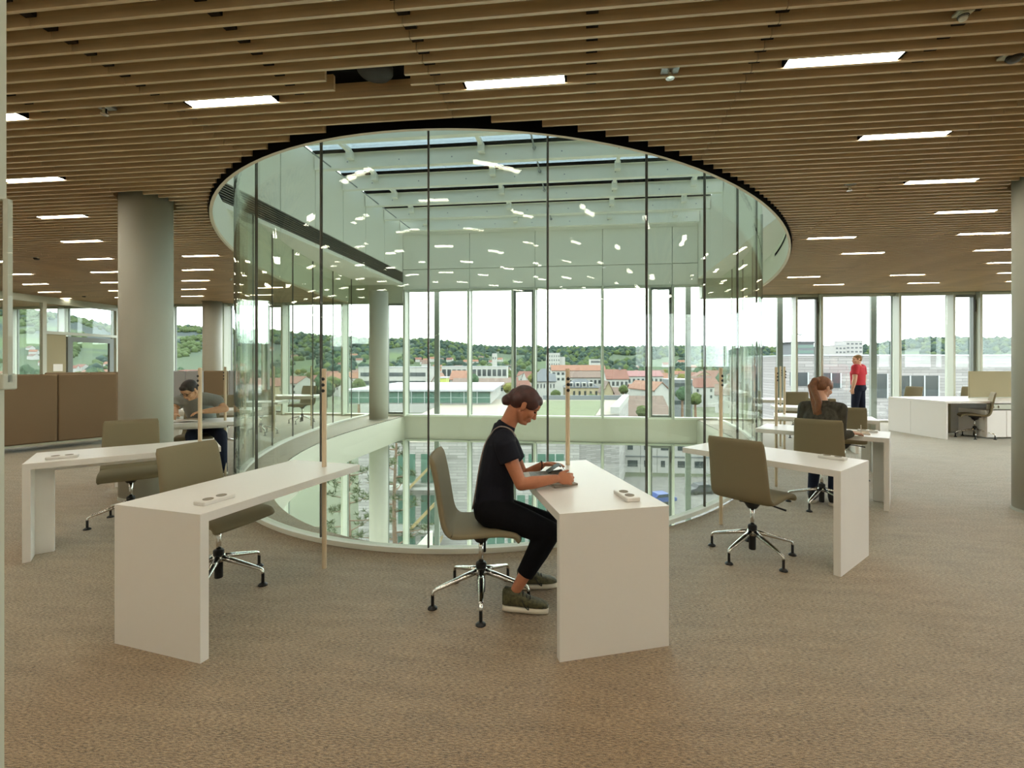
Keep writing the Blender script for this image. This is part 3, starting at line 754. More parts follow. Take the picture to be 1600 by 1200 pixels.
# ------------------------------------------------------------------ things on the desks
def slab(name, k, lx, ly, sx, sy, sz, rot, mt, label, cat, z0=DH, pages=True):
    o, u, l, a = frame(k); e = empty(name, dloc(k, lx, ly, z0 + .0005), a + math.radians(rot)); tag(e, label, cat)
    m = MB(); m.box(-sx / 2, sx / 2, -sy / 2, sy / 2, 0, sz); m.build('cover', mt, e, bevel=min(.002, sz / 4), seg=1)
    if pages: m = MB(); m.box(-sx / 2 + .004, sx / 2 + .001, -sy / 2 - .001, sy / 2 + .001, sz * .2, sz * .8); m.build('pages', 'paper', e)
    return e
slab('notebook', 'R2', .26, -.26, .16, .22, .012, 8, 'paper_tan', 'thin tan notebook lying beside the writing woman\'s hand', 'notebook')
slab('paper_sheet', 'R2', .56, -.20, .30, .21, .002, -6, 'paper', 'white sheet of paper the red-haired woman writes on', 'paper', pages=False)
slab('notebook', 'R3', .30, -.22, .25, .18, .018, 4, 'grey_card', 'grey-green notebook lying on the desk behind the writing woman', 'notebook')
slab('notebook', 'C', .545, -.19, .08, .17, .012, 14, 'grey_card', 'small grey notebook under the reading woman\'s hand', 'notebook')
cup = empty('water_glass', dloc('R2', .44, -.38, DH + .0005)); tag(cup, 'clear drinking glass on the writing woman\'s desk', 'glass')
m = MB(); m.lathe([(.028, 0), (.034, .11), (.032, .11), (.0265, .006), (0, .006)], 20); m.build('cup', 'clear_cup', cup, smooth=True)
m = MB(); m.lathe([(.0262, .007), (.029, .06), (0, .06)], 20); m.build('water', 'clear_cup', cup)
def open_book(name, loc, rz, W_, H_, label, left, right, lift=0):
    e = empty(name, loc, rz); tag(e, label, 'book')
    for sgn, mt in ((-1, left), (1, right)):
        pts = []
        for i in range(9):
            t = i / 8; z = .012 * math.sin(PI * min(1, t * 1.15)) ** .8 + .008 + (lift * t ** 1.5 if sgn > 0 else 0)
            pts.append((sgn * t * W_ * (1 - (.25 * lift / .1 if sgn > 0 else 0) * t * .5), z))
        m = MB()
        m.loft([[(x, -H_ / 2, z) for x, z in pts], [(x, H_ / 2, z) for x, z in pts], [(x, H_ / 2, max(0, z - .009)) for x, z in pts], [(x, -H_ / 2, max(0, z - .009)) for x, z in pts], [(x, -H_ / 2, z) for x, z in pts]], closed=False)
        b = m.build('page_block', 'paper', e, smooth=False)
        m = MB(); q = pts[2:8]
        m.loft([[(x, -H_ * .42, z + .0008) for x, z in q], [(x, H_ * (.1 if sgn < 0 else .42), z + .0008) for x, z in q]], closed=False); m.build('printed_picture', mt, b)
    m = MB(); m.box(-W_ * .98, W_ * (.98 - 3 * lift), -H_ / 2 - .003, H_ / 2 + .003, 0, .003); m.build('cover', 'cover_dark', e)
    return e
bk = V(851, 746, 3.06); bk.z = DH + .001
mg = empty('magazine', bk, TH + math.radians(6)); tag(mg, 'open illustrated magazine in the hands of the woman in black', 'magazine')
def sheet(name, pts, y0, y1, th, mt, par):
    m = MB(); m.loft([[(x, y0, z) for x, z in pts], [(x, y1, z) for x, z in pts], [(x, y1, z - th) for x, z in pts], [(x, y0, z - th) for x, z in pts], [(x, y0, z) for x, z in pts]], closed=False); return m.build(name, mt, par, smooth=False)
low = [(-.135, .006), (-.11, .016), (-.06, .018), (0, .016), (.05, .016), (.10, .013), (.13, .010)]
sheet('page_block', low, -.10, .09, .006, 'paper', mg)
roll = [(-.125 + .012 * math.cos(a), .034 + .016 * math.sin(a)) for a in [PI * 1.5 - PI * k / 8 for k in range(9)]] + [(-.10, .052), (-.04, .054), (.03, .056), (.09, .060), (.125, .066)]
tp = sheet('turned_pages', roll, -.09, .085, .004, 'paper', mg)
m = MB(); q = [(-.122, .031), (-.05, .033), (.0, .034)]; m.box(-.128, -.058, -.0925, -.0905, .022, .050); m.build('text_margin', 'paper', tp)
m = MB(); m.box(-.056, .118, -.0935, -.0905, .018, .054); m.build('printed_picture', 'print_picture', tp)
m = MB(); m.box(-.062, -.056, -.0938, -.0905, .026, .048); m.build('printed_mark', 'cover_red', tp)
m = MB(); m.loft([[(-.095, y, .0535), (-.04, y, .0555), (.03, y, .0575), (.09, y, .0615), (.12, y, .0665)] for y in (-.08, .075)], closed=False); m.build('printed_picture', 'print_picture', tp)
lf_ = [(.02, .058), (.05, .078), (.08, .098), (.10, .106), (.115, .100), (.135, .070)]
sheet('lifted_page', lf_, .0, .09, .002, 'cover_dark', mg)
q = dloc('L3', .58, -.30, DH + .001); open_book('large_book', q, math.radians(DESKS['L3'][2]) + PI * 1.0, .26, .32, 'large flat book lying open before the man in grey', 'paper_tan', 'paper_tan')
# ------------------------------------------------------------------ people
mat('skin_tan', (178, 117, 86), 0.5, spec=.35, noise=(30, .05)); mat('skin_fair', (222, 176, 150), 0.5, spec=.35, noise=(30, .05)); mat('skin_mid', (206, 158, 122), 0.5, spec=.35, noise=(30, .05))
mat('hair_auburn', (66, 34, 30), 0.45, spec=.5, noise=(24, .35, (1, 1, 1))); mat('hair_dark', (46, 34, 26), 0.55, noise=(60, .3)); mat('hair_red', (124, 80, 50), 0.45, noise=(40, .3, (4, 4, .5))); mat('hair_sand', (150, 118, 76), 0.6, noise=(60, .3))
mat('cloth_black', (24, 25, 34), 0.85, spec=.2, bump=(90, .15)); mat('cloth_trousers', (16, 16, 20), 0.9, spec=.15, bump=(60, .15)); mat('cloth_grey', (142, 145, 140), 0.9, spec=.15, noise=(150, .12)); mat('cloth_red', (196, 62, 72), 0.85, spec=.2, noise=(60, .08))
mat('denim', (34, 40, 58), 0.85, spec=.2, noise=(120, .2)); mat('cloth_plaid', (72, 70, 62), 0.85, spec=.2, noise=(14, .35, (3, 3, 1))); mat('shoe_camo', (78, 76, 50), 0.7, noise=(55, .55)); mat('sole_white', (222, 214, 196), 0.6); mat('strap_grey', (140, 128, 122), 0.6); mat('lips', (164, 92, 80), 0.5); mat('eye_dark', (30, 22, 18), 0.2); mat('shoe_dark', (40, 40, 42), 0.6)
def remesh(name, mb, m, parent, voxel=.006, it=4, fac=.5):
    me = mb.mesh(name + '_src'); t = bpy.data.objects.new('tmp', me); COL.objects.link(t)
    r = t.modifiers.new('r', 'REMESH'); r.mode = 'VOXEL'; r.voxel_size = voxel; r.use_smooth_shade = True
    if it: s = t.modifiers.new('s', 'SMOOTH'); s.iterations = it; s.factor = fac
    dg = bpy.context.evaluated_depsgraph_get(); me2 = bpy.data.meshes.new_from_object(t.evaluated_get(dg), depsgraph=dg)
    bpy.data.objects.remove(t); bpy.data.meshes.remove(me)
    me2.name = name; me2.materials.clear(); me2.polygons.foreach_set('use_smooth', [True] * len(me2.polygons))
    M = parent.matrix_basis.inverted(); me2.transform(M)
    return obj(name, me2, m, parent)
def wmat(o): return (wmat(o.parent) @ o.matrix_basis) if o.parent else o.matrix_basis
def solid(name, mb, m, parent, smooth=True):
    me = mb.mesh(name, smooth); me.transform(wmat(parent).inverted()); return obj(name, me, m, parent)
def basis(fwd, up):
    f = Vector(fwd).normalized(); u = Vector(up); u = (u - f * u.dot(f)).normalized(); l = u.cross(f); return Matrix((f, l, u)).transposed()
def head(mb, c, R, s=1.0, male=False):
    """local x forward, y left, z up; c = point between the ears"""
    def T(x, y, z): return Vector(c) + R @ (Vector((x, y, z)) * s)
    def E(x, y, z, a, b, d): mb.ball(T(x, y, z), (a * s, b * s, d * s), 20, 14, R)
    def K(p, r, q, r2): mb.cap(T(*p), r * s, T(*q), r2 * s, 12)
    E(-.012, 0, .042, .098, .076, .084); E(.03, 0, -.02, .062, .062, .085); E(.055, 0, .045, .045, .058, .045)
    E(.05, 0, -.092, .034, .030 if not male else .036, .024); K((-.012, .055, -.045), .020, (.045, .020, -.098), .018); K((-.012, -.055, -.045), .020, (.045, -.020, -.098), .018)
    K((.088, 0, .018), .008, (.110, 0, -.028), .0125); E(.100, .011, -.034, .010, .008, .008); E(.100, -.011, -.034, .010, .008, .008)
    K((.078, -.034, .026), .014, (.078, .034, .026), .014); E(.062, .042, -.022, .026, .024, .026); E(.062, -.042, -.022, .026, .024, .026)
    E(.086, 0, -.056, .014, .024, .010); E(.084, 0, -.070, .014, .021, .009); E(.078, 0, -.094, .014, .017, .013)
    for y in (1, -1):
        R2 = R @ Matrix.Rotation(.25 * y, 3, 'Z') @ Matrix.Rotation(-.2, 3, 'Y')
        mb.ball(T(-.012, .078 * y, -.004), (.019 * s, .008 * s, .032 * s), 12, 8, R2); mb.ball(T(-.006, .074 * y, -.028), (.010 * s, .008 * s, .012 * s), 10, 6, R2)
    return T
def face_parts(T, R, par, hairm, s=1.0):
    for y in (1, -1):
        m = MB(); m.ball(T(.083, .032 * y, .006), (.009 * s, .014 * s, .006 * s), 12, 8, R); solid('eye', m, 'eye_dark', par)
        m = MB(); m.tube([T(.093, .014 * y, .027), T(.092, .032 * y, .033), T(.082, .050 * y, .027)], [.003, .004, .002], 6); solid('eyebrow', m, hairm, par)
    m = MB(); m.ball(T(.095, 0, -.062), (.007 * s, .021 * s, .008 * s), 12, 8, R); solid('lips', m, 'lips', par)
def hand(mb, wrist, fwd, down, side, curl=(.35, .45, .4), s=1.0, spread=.06, thumb=(.75, .55, .25)):
    w_ = Vector(wrist); f = Vector(fwd).normalized(); dn = Vector(down); dn = (dn - f * dn.dot(f)).normalized(); sd = f.cross(dn).normalized()
    if sd.dot(Vector(side)) < 0: sd = -sd
    R = Matrix((f, sd, dn)).transposed()
    mb.ball(w_ + f * .050 * s, (.056 * s, .040 * s, .017 * s), 14, 10, R); mb.ball(w_ + f * .072 * s, (.026 * s, .041 * s, .015 * s), 14, 10, R)
    for i, L in enumerate((.070, .078, .073, .058)):
        b = w_ + f * (.086 - (.006 if i in (0, 3) else 0)) * s + sd * (.030 - .020 * i) * s; a = 0
        rr = [.0088, .0082, .0075, .0066]; d0 = (f + sd * (spread * (1.5 - i))).normalized(); p = b
        for k, fr in enumerate((.45, .31, .24)):
            a += curl[k] * (1 + .08 * i); dv = d0 * math.cos(a) + dn * math.sin(a); q = p + dv * L * fr * s
            mb.cap(p, rr[k] * s, q, rr[k + 1] * s, 10); p = q
    b = w_ + f * .026 * s + sd * .030 * s; tv = (f * thumb[0] + sd * thumb[1] + dn * thumb[2]).normalized()
    q = b + tv * .042 * s; mb.cap(b, .014 * s, q, .0105 * s, 10); tv2 = (tv + f * .45).normalized(); mb.cap(q, .0105 * s, q + tv2 * .03 * s, .008 * s, 10)
def ring(c, a1, r1, a2, r2, n=24, e=.85):
    return [Vector(c) + a1 * (r1 * math.copysign(abs(math.cos(2 * PI * j / n)) ** e, math.cos(2 * PI * j / n))) + a2 * (r2 * math.copysign(abs(math.sin(2 * PI * j / n)) ** e, math.sin(2 * PI * j / n))) for j in range(n)]
def limb(mb, pts, rs, grow_=0, n=14):
    for i in range(len(pts) - 1): mb.cap(pts[i], rs[i] + grow_, pts[i + 1], rs[i + 1] + grow_, n)
def shoe(par, ankle, fwd, floor_z, L=.25, up='shoe_camo', laces=True, pitch=0):
    f = Vector(fwd); f.z = 0; f.normalize(); l = Vector((-f.y, f.x, 0)); h = Vector(ankle); base = Vector((h.x, h.y, floor_z)) - f * .055
    def sec(t, wd, z0, z1, n=16):
        c = base + f * (t * L); zl = pitch * max(0, .55 - t) * L
        r = []
        for j in range(n):
            a = 2 * PI * j / n; ca, sa = math.cos(a), math.sin(a)
            r.append(c + l * wd * math.copysign(abs(ca) ** .6, ca) + Vector((0, 0, zl + (z0 + z1) / 2 + (z1 - z0) / 2 * math.copysign(abs(sa) ** .7, sa))))
        return r
    T_ = [(-.02, .022, .125), (.03, .034, .14), (.15, .040, .135), (.30, .041, .128), (.42, .042, .108), (.56, .045, .088), (.72, .047, .074), (.86, .043, .066), (.96, .032, .056), (1.0, .018, .046)]
    m = MB(); m.loft([sec(t, w_, .030, z) for t, w_, z in T_]); u = solid('shoe', m, up, par)
    m = MB(); m.loft([sec(t, w_ + .005, 0, .040) for t, w_, z in T_]); solid('sole', m, 'sole_white', u)
    if laces:
        for t, z in ((.36, .122), (.44, .110), (.52, .098), (.60, .090)):
            m = MB(); c = base + f * (t * L); m.tube([c + l * .028 + Vector((0, 0, z - .012)), c + Vector((0, 0, z + .004)), c - l * .028 + Vector((0, 0, z - .012))], .0035, 6); solid('lace', m, 'black_plastic', u)
        c = base + f * (.42 * L) - l * .038
        m = MB(); m.tube(sm([c + Vector((0, 0, .09)), c - l * .008 + f * .02 + Vector((0, 0, .05)), c - l * .008 + f * .045 + Vector((0, 0, .03)), c + f * .03 + Vector((0, 0, .07))], 4), .003, 6); solid('lace', m, 'black_plastic', u)
CAMX = Vector((*c2w(1, 0), 0)); CAMD = Vector((*c2w(0, 1), 0)); UPV = Vector((0, 0, 1))
def person(loc, label):
    e = empty('person', loc); tag(e, label, 'person'); return e
# ---- woman in black, reading in profile
pw = person((*at(770, 3.05), 0), 'woman in black with a hair bun, seated in profile, reading a magazine')
lat = (CAMD * math.cos(.12) - CAMX * math.sin(.12)); fw = (CAMX * math.cos(.12) + CAMD * math.sin(.12))
def inpl(dx, dy): return (fw * dx - UPV * dy).normalized()       # image-plane direction (px right, px down)
hip = V(772, 792, 3.06); wai = V(774, 752, 3.06); che = V(783, 714, 3.06); sho = V(786, 685, 3.06); nb = V(790, 668, 3.06); hd = V(819, 634, 3.06)
hf = inpl(.80, .60); Rh = basis(hf, inpl(.60, -.80))
shN, elN, wrN = V(789, 697, 2.90), V(814, 757, 2.85), V(868, 748, 2.90)
shF, elF, wrF = V(796, 694, 3.23), V(818, 745, 3.32), V(846, 727, 3.24)
hpN, knN, anN = V(770, 797, 2.96), V(857, 832, 2.93), V(806, 922, 2.93)
hpF, knF, anF = V(772, 795, 3.16), V(856, 818, 3.16), V(822, 896, 3.22)
b = MB(); T = head(b, hd, Rh, .93)
b.cap(nb + UPV * -.01, .056, hd + Rh @ Vector((-.035, 0, -.05)), .050)
b.loft([ring(hip, lat, .14, fw, .10), ring(wai, lat, .115, fw, .085), ring(che, lat, .14, inpl(1, .25), .095), ring(sho, lat, .13, inpl(1, .4), .07), ring(nb, lat, .06, inpl(1, .5), .05)])
limb(b, [shN, shN.lerp(elN, .5), elN], [.046, .043, .036]); limb(b, [elN, elN.lerp(wrN, .35), wrN], [.037, .039, .026]); limb(b, [shF, elF], [.046, .036]); limb(b, [elF, elF.lerp(wrF, .35), wrF], [.037, .038, .025])
limb(b, [hpN, knN, knN.lerp(anN, .35), anN], [.075, .055, .05, .032]); limb(b, [hpF, knF, knF.lerp(anF, .35), anF], [.075, .055, .05, .032])
hand(b, wrN + (wrN - elN).normalized() * .01, inpl(.98, .06) + CAMD * .10, CAMD * .95 - UPV * .35, UPV, (.55, .65, .5), .95, .03, (.8, .4, .5))
hand(b, wrF + (wrF - elF).normalized() * .01, inpl(.95, -.08) - CAMD * .15, -UPV + CAMD * -.3, -CAMD, (.15, .25, .3), .93, .03, (.85, .5, .25))
body = remesh('body', b, 'skin_tan', pw, .0045, 4)
face_parts(T, Rh, pw, 'hair_auburn', .93)
h = MB()
def HB(x, y, z, a, b_, c): h.ball(T(x, y, z), (a * .93, b_ * .93, c * .93), 20, 14, Rh)
HB(-.018, 0, .052, .104, .084, .085); HB(-.055, 0, .02, .066, .078, .075); HB(.045, 0, .078, .052, .066, .042); HB(.020, .058, .045, .055, .024, .050); HB(.020, -.058, .045, .055, .024, .050); HB(-.050, 0, -.025, .045, .058, .05)
bunc = V(793, 625, 3.06); h.cap(T(-.105, 0, .035), .030, bunc, .024); h.ball(bunc, (.040, .036, .036), 16, 12)
for i in range(3): h.ball(bunc + inpl(math.cos(i * 2.1 + .5), math.sin(i * 2.1 + .5)) * .017 + lat * (-.012), .024, 12, 8)
hair = remesh('hair', h, 'hair_auburn', pw, .005, 3)
m = MB(); t0 = T(-.105, 0, .030); m.tube([t0 + Rh @ Vector((0, math.cos(a) * .03, math.sin(a) * .03)) for a in [2 * PI * k / 12 for k in range(13)]], .008, 8); solid('hair_tie', m, 'cloth_black', pw)
t = MB()
t.loft([ring(hip + UPV * .0, lat, .172, fw, .125), ring(hip.lerp(wai, .5), lat, .158, inpl(1, .05), .122), ring(wai, lat, .146, inpl(1, .1), .116), ring(che, lat, .168, inpl(1, .25), .118), ring(sho.lerp(che, .4), lat, .172, inpl(1, .3), .108), ring(sho, lat, .150, inpl(1, .4), .085), ring(nb + inpl(-.6, -.2) * .01, lat, .075, inpl(1, .45), .068)])
t.loft([ring(nb + inpl(-.5, .6) * .01, lat, .074, inpl(1, .5), .066), ring(nb + inpl(.3, -.75) * .028, lat, .064, inpl(1, .55), .060)])
t.cap(sho + lat * -.10, .075, shN, .066); t.cap(sho + lat * .10, .075, shF, .066)
t.flat(shN + UPV * .01, .068, shN.lerp(elN, .40), .066); t.flat(shF, .066, shF.lerp(elF, .45), .064)
remesh('blouse', t, 'cloth_black', pw, .007, 3)
t = MB()
t.loft([ring(hip + UPV * .055, lat, .155, fw, .118), ring(hip + UPV * .01, lat, .185, fw, .135), ring(hip - UPV * .05, lat, .18, fw, .125), ring(hip - UPV * .088, lat, .15, fw, .09)])
for hp_, kn_, an_ in ((hpN, knN, anN), (hpF, knF, anF)):
    limb(t, [hp_, hp_.lerp(kn_, .5), kn_], [.098, .088, .073]); t.cap(kn_, .073, kn_.lerp(an_, .35), .068); t.flat(kn_.lerp(an_, .30), .069, kn_.lerp(an_, .73), .054)
remesh('trousers', t, 'cloth_trousers', pw, .008, 4)
shoe(pw, (anN.x - .02, anN.y, 0), fw * 1 - CAMD * .25, 0.002, .275); shoe(pw, (anF.x, anF.y, 0), fw, 0.002, .262)
m = MB(); m.tube(sm([V(806, 682, 2.93), V(799, 672, 2.935), V(788, 667, 2.95), V(777, 668, 2.98), V(767, 678, 3.0), V(757, 696, 2.98), V(749, 730, 2.97), V(743, 768, 2.98), V(738, 796, 3.0)], 4), .0045, 8); solid('bag_strap', m, 'strap_grey', pw)
m = MB(); m.tube([wrF + Vector((math.cos(a) * .0, 0, 0)) + (lat * math.cos(a) + UPV * math.sin(a)) * .029 for a in [2 * PI * k / 14 for k in range(15)]], .003, 6); solid('bracelet', m, 'cloth_black', pw)
# ---- generic seated / standing bodies
def dress(par, b, skin, parts, vox=.009):
    remesh('body', b, skin, par, .006, 3)
    for nm, mb, m_ in parts: remesh(nm, mb, m_, par, vox, 3)
def lift_basis(a): return Vector((math.cos(a), math.sin(a), 0))
# ---- man in grey bending over a book, facing the camera
ck = dloc('L3', .66, .30); pm = person((ck.x, ck.y, 0), 'man in grey T-shirt and glasses bending low over a large book')
D0 = 6.65
hip = V(318, 668, 7.0); hip.z = .60; lum = V(316, 652, 6.9); che = V(311, 634, 6.62); sho = V(308, 623, 6.45); nk = V(303, 618, 6.35); hd = V(297, 610, 6.18)
fm = (-CAMD * .98 - CAMX * .18).normalized(); lm = CAMX
Rm = basis((fm * .72 - UPV * .62 - CAMX * .10), (fm * .62 + UPV * .72))
b = MB(); T = head(b, hd, Rm, 1.0, True); b.cap(nk, .062, hd + Rm @ Vector((-.035, 0, -.04)), .058)
shL, elL, wrL = V(338, 626, 6.5), V(352, 639, 6.45), V(318, 643, 6.25)
shR, elR, wrR = V(280, 627, 6.45), V(271, 640, 6.35), V(275, 648, 6.05)
b.loft([ring(hip, lm, .15, fm, .10), ring(lum, lm, .14, (fm - UPV * .4).normalized(), .10), ring(che, lm, .17, (fm * .7 - UPV * .7).normalized(), .11), ring(sho, lm, .16, (fm * .6 - UPV * .8).normalized(), .08), ring(nk, lm, .06, (fm * .6 - UPV * .8).normalized(), .055)])
for a_, e_, w_ in ((shL, elL, wrL), (shR, elR, wrR)):
    limb(b, [a_, a_.lerp(e_, .5), e_], [.056, .054, .044]); limb(b, [e_, e_.lerp(w_, .35), w_], [.044, .047, .030])
hand(b, wrL, (wrL - elL).normalized() - UPV * .05 - CAMD * .2, -UPV, -CAMD, (.2, .3, .3), 1.0); hand(b, wrR, -CAMD * .9 + CAMX * .3, -UPV, CAMX, (.5, .6, .5), 1.0)
kn = [V(300, 690, 6.35), V(345, 690, 6.45)]; hpz = [hip - lm * .10, hip + lm * .10]; an = [Vector((*at(303, 6.4), .09)), Vector((*at(348, 6.5), .09))]
for i in range(2): kn[i].z = .56; limb(b, [hpz[i], kn[i], an[i]], [.08, .055, .035])
t = MB(); t.loft([ring(hip + UPV * .02, lm, .18, fm, .125), ring(lum, lm, .17, (fm - UPV * .4).normalized(), .125), ring(che, lm, .195, (fm * .7 - UPV * .7).normalized(), .13), ring(sho, lm, .185, (fm * .6 - UPV * .8).normalized(), .095), ring(nk, lm, .075, (fm * .6 - UPV * .8).normalized(), .065)])
for a_, e_, s_ in ((shL, elL, 1), (shR, elR, -1)): t.cap(sho + lm * .1 * s_, .09, a_, .082); t.flat(a_, .082, a_.lerp(e_, .62), .070)
j = MB(); j.loft([ring(hip + UPV * .06, lm, .165, fm, .12), ring(hip - UPV * .08, lm, .17, fm, .12)])
for i in range(2): limb(j, [hpz[i], kn[i]], [.098, .078]); limb(j, [kn[i], an[i]], [.078, .055])
dress(pm, b, 'skin_mid', [('t_shirt', t, 'cloth_grey'), ('jeans', j, 'denim')])
face_parts(T, Rm, pm, 'hair_dark')
h = MB()
for a in ((-.018, 0, .055, .102, .082, .082), (-.05, 0, .02, .066, .078, .075), (.05, 0, .082, .042, .058, .034), (.005, .066, .035, .035, .014, .035), (.005, -.066, .035, .035, .014, .035)): h.ball(T(*a[:3]), a[3:], 18, 12, Rm)
remesh('hair', h, 'hair_dark', pm, .006, 2)
gl = MB()
for y in (1, -1):
    gl.tube([T(.100, .032 * y + .022 * math.cos(a), .004 + .017 * math.sin(a)) for a in [2 * PI * k / 14 for k in range(15)]], .0018, 6); gl.tube([T(.100, .054 * y, .008), T(-.01, .080 * y, .012)], .0018, 6)
gl.tube([T(.102, -.010, .006), T(.102, .010, .006)], .0018, 6); solid('spectacles', gl, 'black_plastic', pm)
for i in range(2): shoe(pm, (an[i].x, an[i].y, 0), fm, .002, .27, 'shoe_dark', False)
# ---- red-haired woman writing, from behind
ck = dloc('R2', .571, .196); p2 = person((ck.x, ck.y, 0), 'red-haired woman with ponytail and checked shirt, seen from behind, writing')
fa = math.radians(DESKS['R2'][2] - 90); f2 = lift_basis(fa); l2 = Vector((-f2.y, f2.x, 0))
hip = Vector((ck.x, ck.y, .60)) - f2 * .06; wai = hip + UPV * .17 + f2 * .03; che = hip + UPV * .33 + f2 * .07; sho = hip + UPV * .44 + f2 * .10; nk = sho + UPV * .07 + f2 * .025; hd = V(1298, 612, 5.0)
hd = nk + UPV * .135 + f2 * .045
fh = (f2 * .80 - l2 * .55 - UPV * .35); Rw = basis(fh, UPV)
b = MB(); T = head(b, hd, Rw, .95); b.cap(nk, .052, hd + Rw @ Vector((-.03, 0, -.05)), .05)
b.loft([ring(hip, l2, .14, f2, .10), ring(wai, l2, .115, f2, .085), ring(che, l2, .14, f2, .095), ring(sho, l2, .13, f2, .07), ring(nk, l2, .055, f2, .05)])
shr = sho - l2 * .165; elr = shr - UPV * .245 - l2 * .06 + f2 * .05; elr = V(1312, 681, 5.02); wrr = V(1333, 677, 5.06)
shl = sho + l2 * .165; ell = shl - UPV * .26 + f2 * .06 + l2 * .04; wrl = ell + f2 * .24 + UPV * .035 - l2 * .06
for a_, e_, w_ in ((shr, elr, wrr), (shl, ell, wrl)): limb(b, [a_, e_], [.045, .036]); limb(b, [e_, w_], [.036, .025])
hand(b, wrr, CAMX * .9 + f2 * .25 - UPV * .1, -UPV, f2, (.5, .6, .5), .95); hand(b, wrl, f2 - l2 * .4, -UPV, -l2, (.3, .4, .3), .95)
kn = [hip + f2 * .44 - l2 * .09 - UPV * .06, hip + f2 * .44 + l2 * .10 - UPV * .06]; an = [Vector((q.x, q.y, .09)) - f2 * .28 for q in kn]; hp_ = [hip - l2 * .09, hip + l2 * .09]
for i in range(2): limb(b, [hp_[i], kn[i], an[i]], [.075, .055, .034])
t = MB(); t.loft([ring(hip + UPV * .0, l2, .175, f2, .125), ring(wai, l2, .15, f2, .112), ring(che, l2, .172, f2, .12), ring(sho, l2, .155, f2, .085), ring(nk - UPV * .02, l2, .068, f2, .062)])
t.loft([ring(nk - UPV * .03, l2, .07, f2, .064), ring(nk + UPV * .012, l2, .062, f2, .058)])
for a_, e_, w_, s_ in ((shr, elr, wrr, -1), (shl, ell, wrl, 1)): t.cap(sho + l2 * .1 * s_, .075, a_, .066); limb(t, [a_, e_], [.066, .056]); t.flat(e_, .056, e_.lerp(w_, .86), .042)
j = MB(); j.loft([ring(hip + UPV * .05, l2, .15, f2, .115), ring(hip - UPV * .085, l2, .165, f2, .11)])
for i in range(2): limb(j, [hp_[i], kn[i]], [.092, .072]); limb(j, [kn[i], an[i]], [.07, .048])
dress(p2, b, 'skin_fair', [('shirt', t, 'cloth_plaid'), ('jeans', j, 'denim')])
face_parts(T, Rw, p2, 'hair_red', .95)
h = MB()
for a in ((-.018, 0, .052, .104, .084, .085), (-.055, 0, .02, .066, .078, .075), (.045, 0, .080, .050, .062, .040), (.015, .062, .04, .05, .02, .045), (.015, -.062, .04, .05, .02, .045)): h.ball(T(*a[:3]), [q * .95 for q in a[3:]], 18, 12, Rw)
tail = [T(-.10, 0, .06), T(-.145, 0, .045), T(-.155, .01, -.02), nk - f2 * .125 + UPV * .0 + l2 * .02, nk - f2 * .135 - UPV * .10 + l2 * .03, nk - f2 * .12 - UPV * .19 + l2 * .02]
limb(h, tail, [.030, .034, .034, .033, .029, .012])
for k in range(5): limb(h, [tail[2] + l2 * (.014 * (k - 2)), tail[4] + l2 * (.014 * (k - 2)) - UPV * .02, tail[5] + l2 * (.016 * (k - 2)) - UPV * (.03 * (k % 2))], [.014, .014, .006])
remesh('hair', h, 'hair_red', p2, .006, 2)
for i in range(2): shoe(p2, (an[i].x, an[i].y, 0), f2, .002, .25, 'shoe_dark', False)
m = MB(); q = wrr + CAMX * .085; m.tube([q - UPV * .025, q + UPV * .09 - f2 * .04], .0045, 8); tag(m.build('pen', 'paper'), 'white pen in the hand of the red-haired woman', 'pen')
# ---- man in red standing at the window
pr_ = person((*at(1341, 12.15), 0), 'man in red T-shirt and dark jeans standing at the window')
bx_, by_ = at(1341, 12.15); o_ = Vector((bx_, by_, 0))
fr = (CAMD * .80 - CAMX * .60).normalized(); lr = Vector((-fr.y, fr.x, 0))
hip = o_ + UPV * .93; wai = o_ + UPV * 1.10 + fr * .01; che = o_ + UPV * 1.30 + fr * .01; sho = o_ + UPV * 1.43 - fr * .01; nk = o_ + UPV * 1.50; hd = nk + UPV * .125 + fr * .025
Rr = basis(fr * .75 + lr * .66 - UPV * .03, UPV)
b = MB(); T = head(b, hd, Rr, 1.0, True); b.cap(nk - UPV * .02, .062, hd + Rr @ Vector((-.03, 0, -.05)), .056)
b.loft([ring(hip, lr, .15, fr, .105), ring(wai, lr, .14, fr, .10), ring(che, lr, .17, fr, .11), ring(sho, lr, .17, fr, .08), ring(nk, lr, .06, fr, .055)])
arms = []
for s_ in (1, -1):
    a_ = sho + lr * .225 * s_; e_ = a_ - UPV * .29 + lr * .085 * s_ - fr * .02; w_ = e_ - UPV * .24 + fr * .05 - lr * .01 * s_
    limb(b, [a_, a_.lerp(e_, .5), e_], [.064, .060, .050]); limb(b, [e_, e_.lerp(w_, .3), w_], [.050, .052, .034]); hand(b, w_, -UPV + fr * .1, lr * -s_, fr, (.4, .5, .4)); arms.append((a_, e_, s_))
lg = []
for s_ in (1, -1):
    hh = hip + lr * .095 * s_ - UPV * .02; kk = o_ + lr * .10 * s_ + UPV * .50 + fr * (.04 * s_); aa = o_ + lr * .11 * s_ + UPV * .09 + fr * (.07 * s_); limb(b, [hh, kk, aa], [.085, .055, .036]); lg.append((hh, kk, aa))
t = MB(); t.loft([ring(hip + UPV * .06, lr, .195, fr, .150), ring(wai, lr, .19, fr, .148), ring(che, lr, .225, fr, .155), ring(sho, lr, .215, fr, .11), ring(nk - UPV * .02, lr, .075, fr, .066)])
for a_, e_, s_ in arms: t.cap(sho + lr * .1 * s_, .095, a_, .088); t.flat(a_ + UPV * .01, .09, a_.lerp(e_, .62), .082)
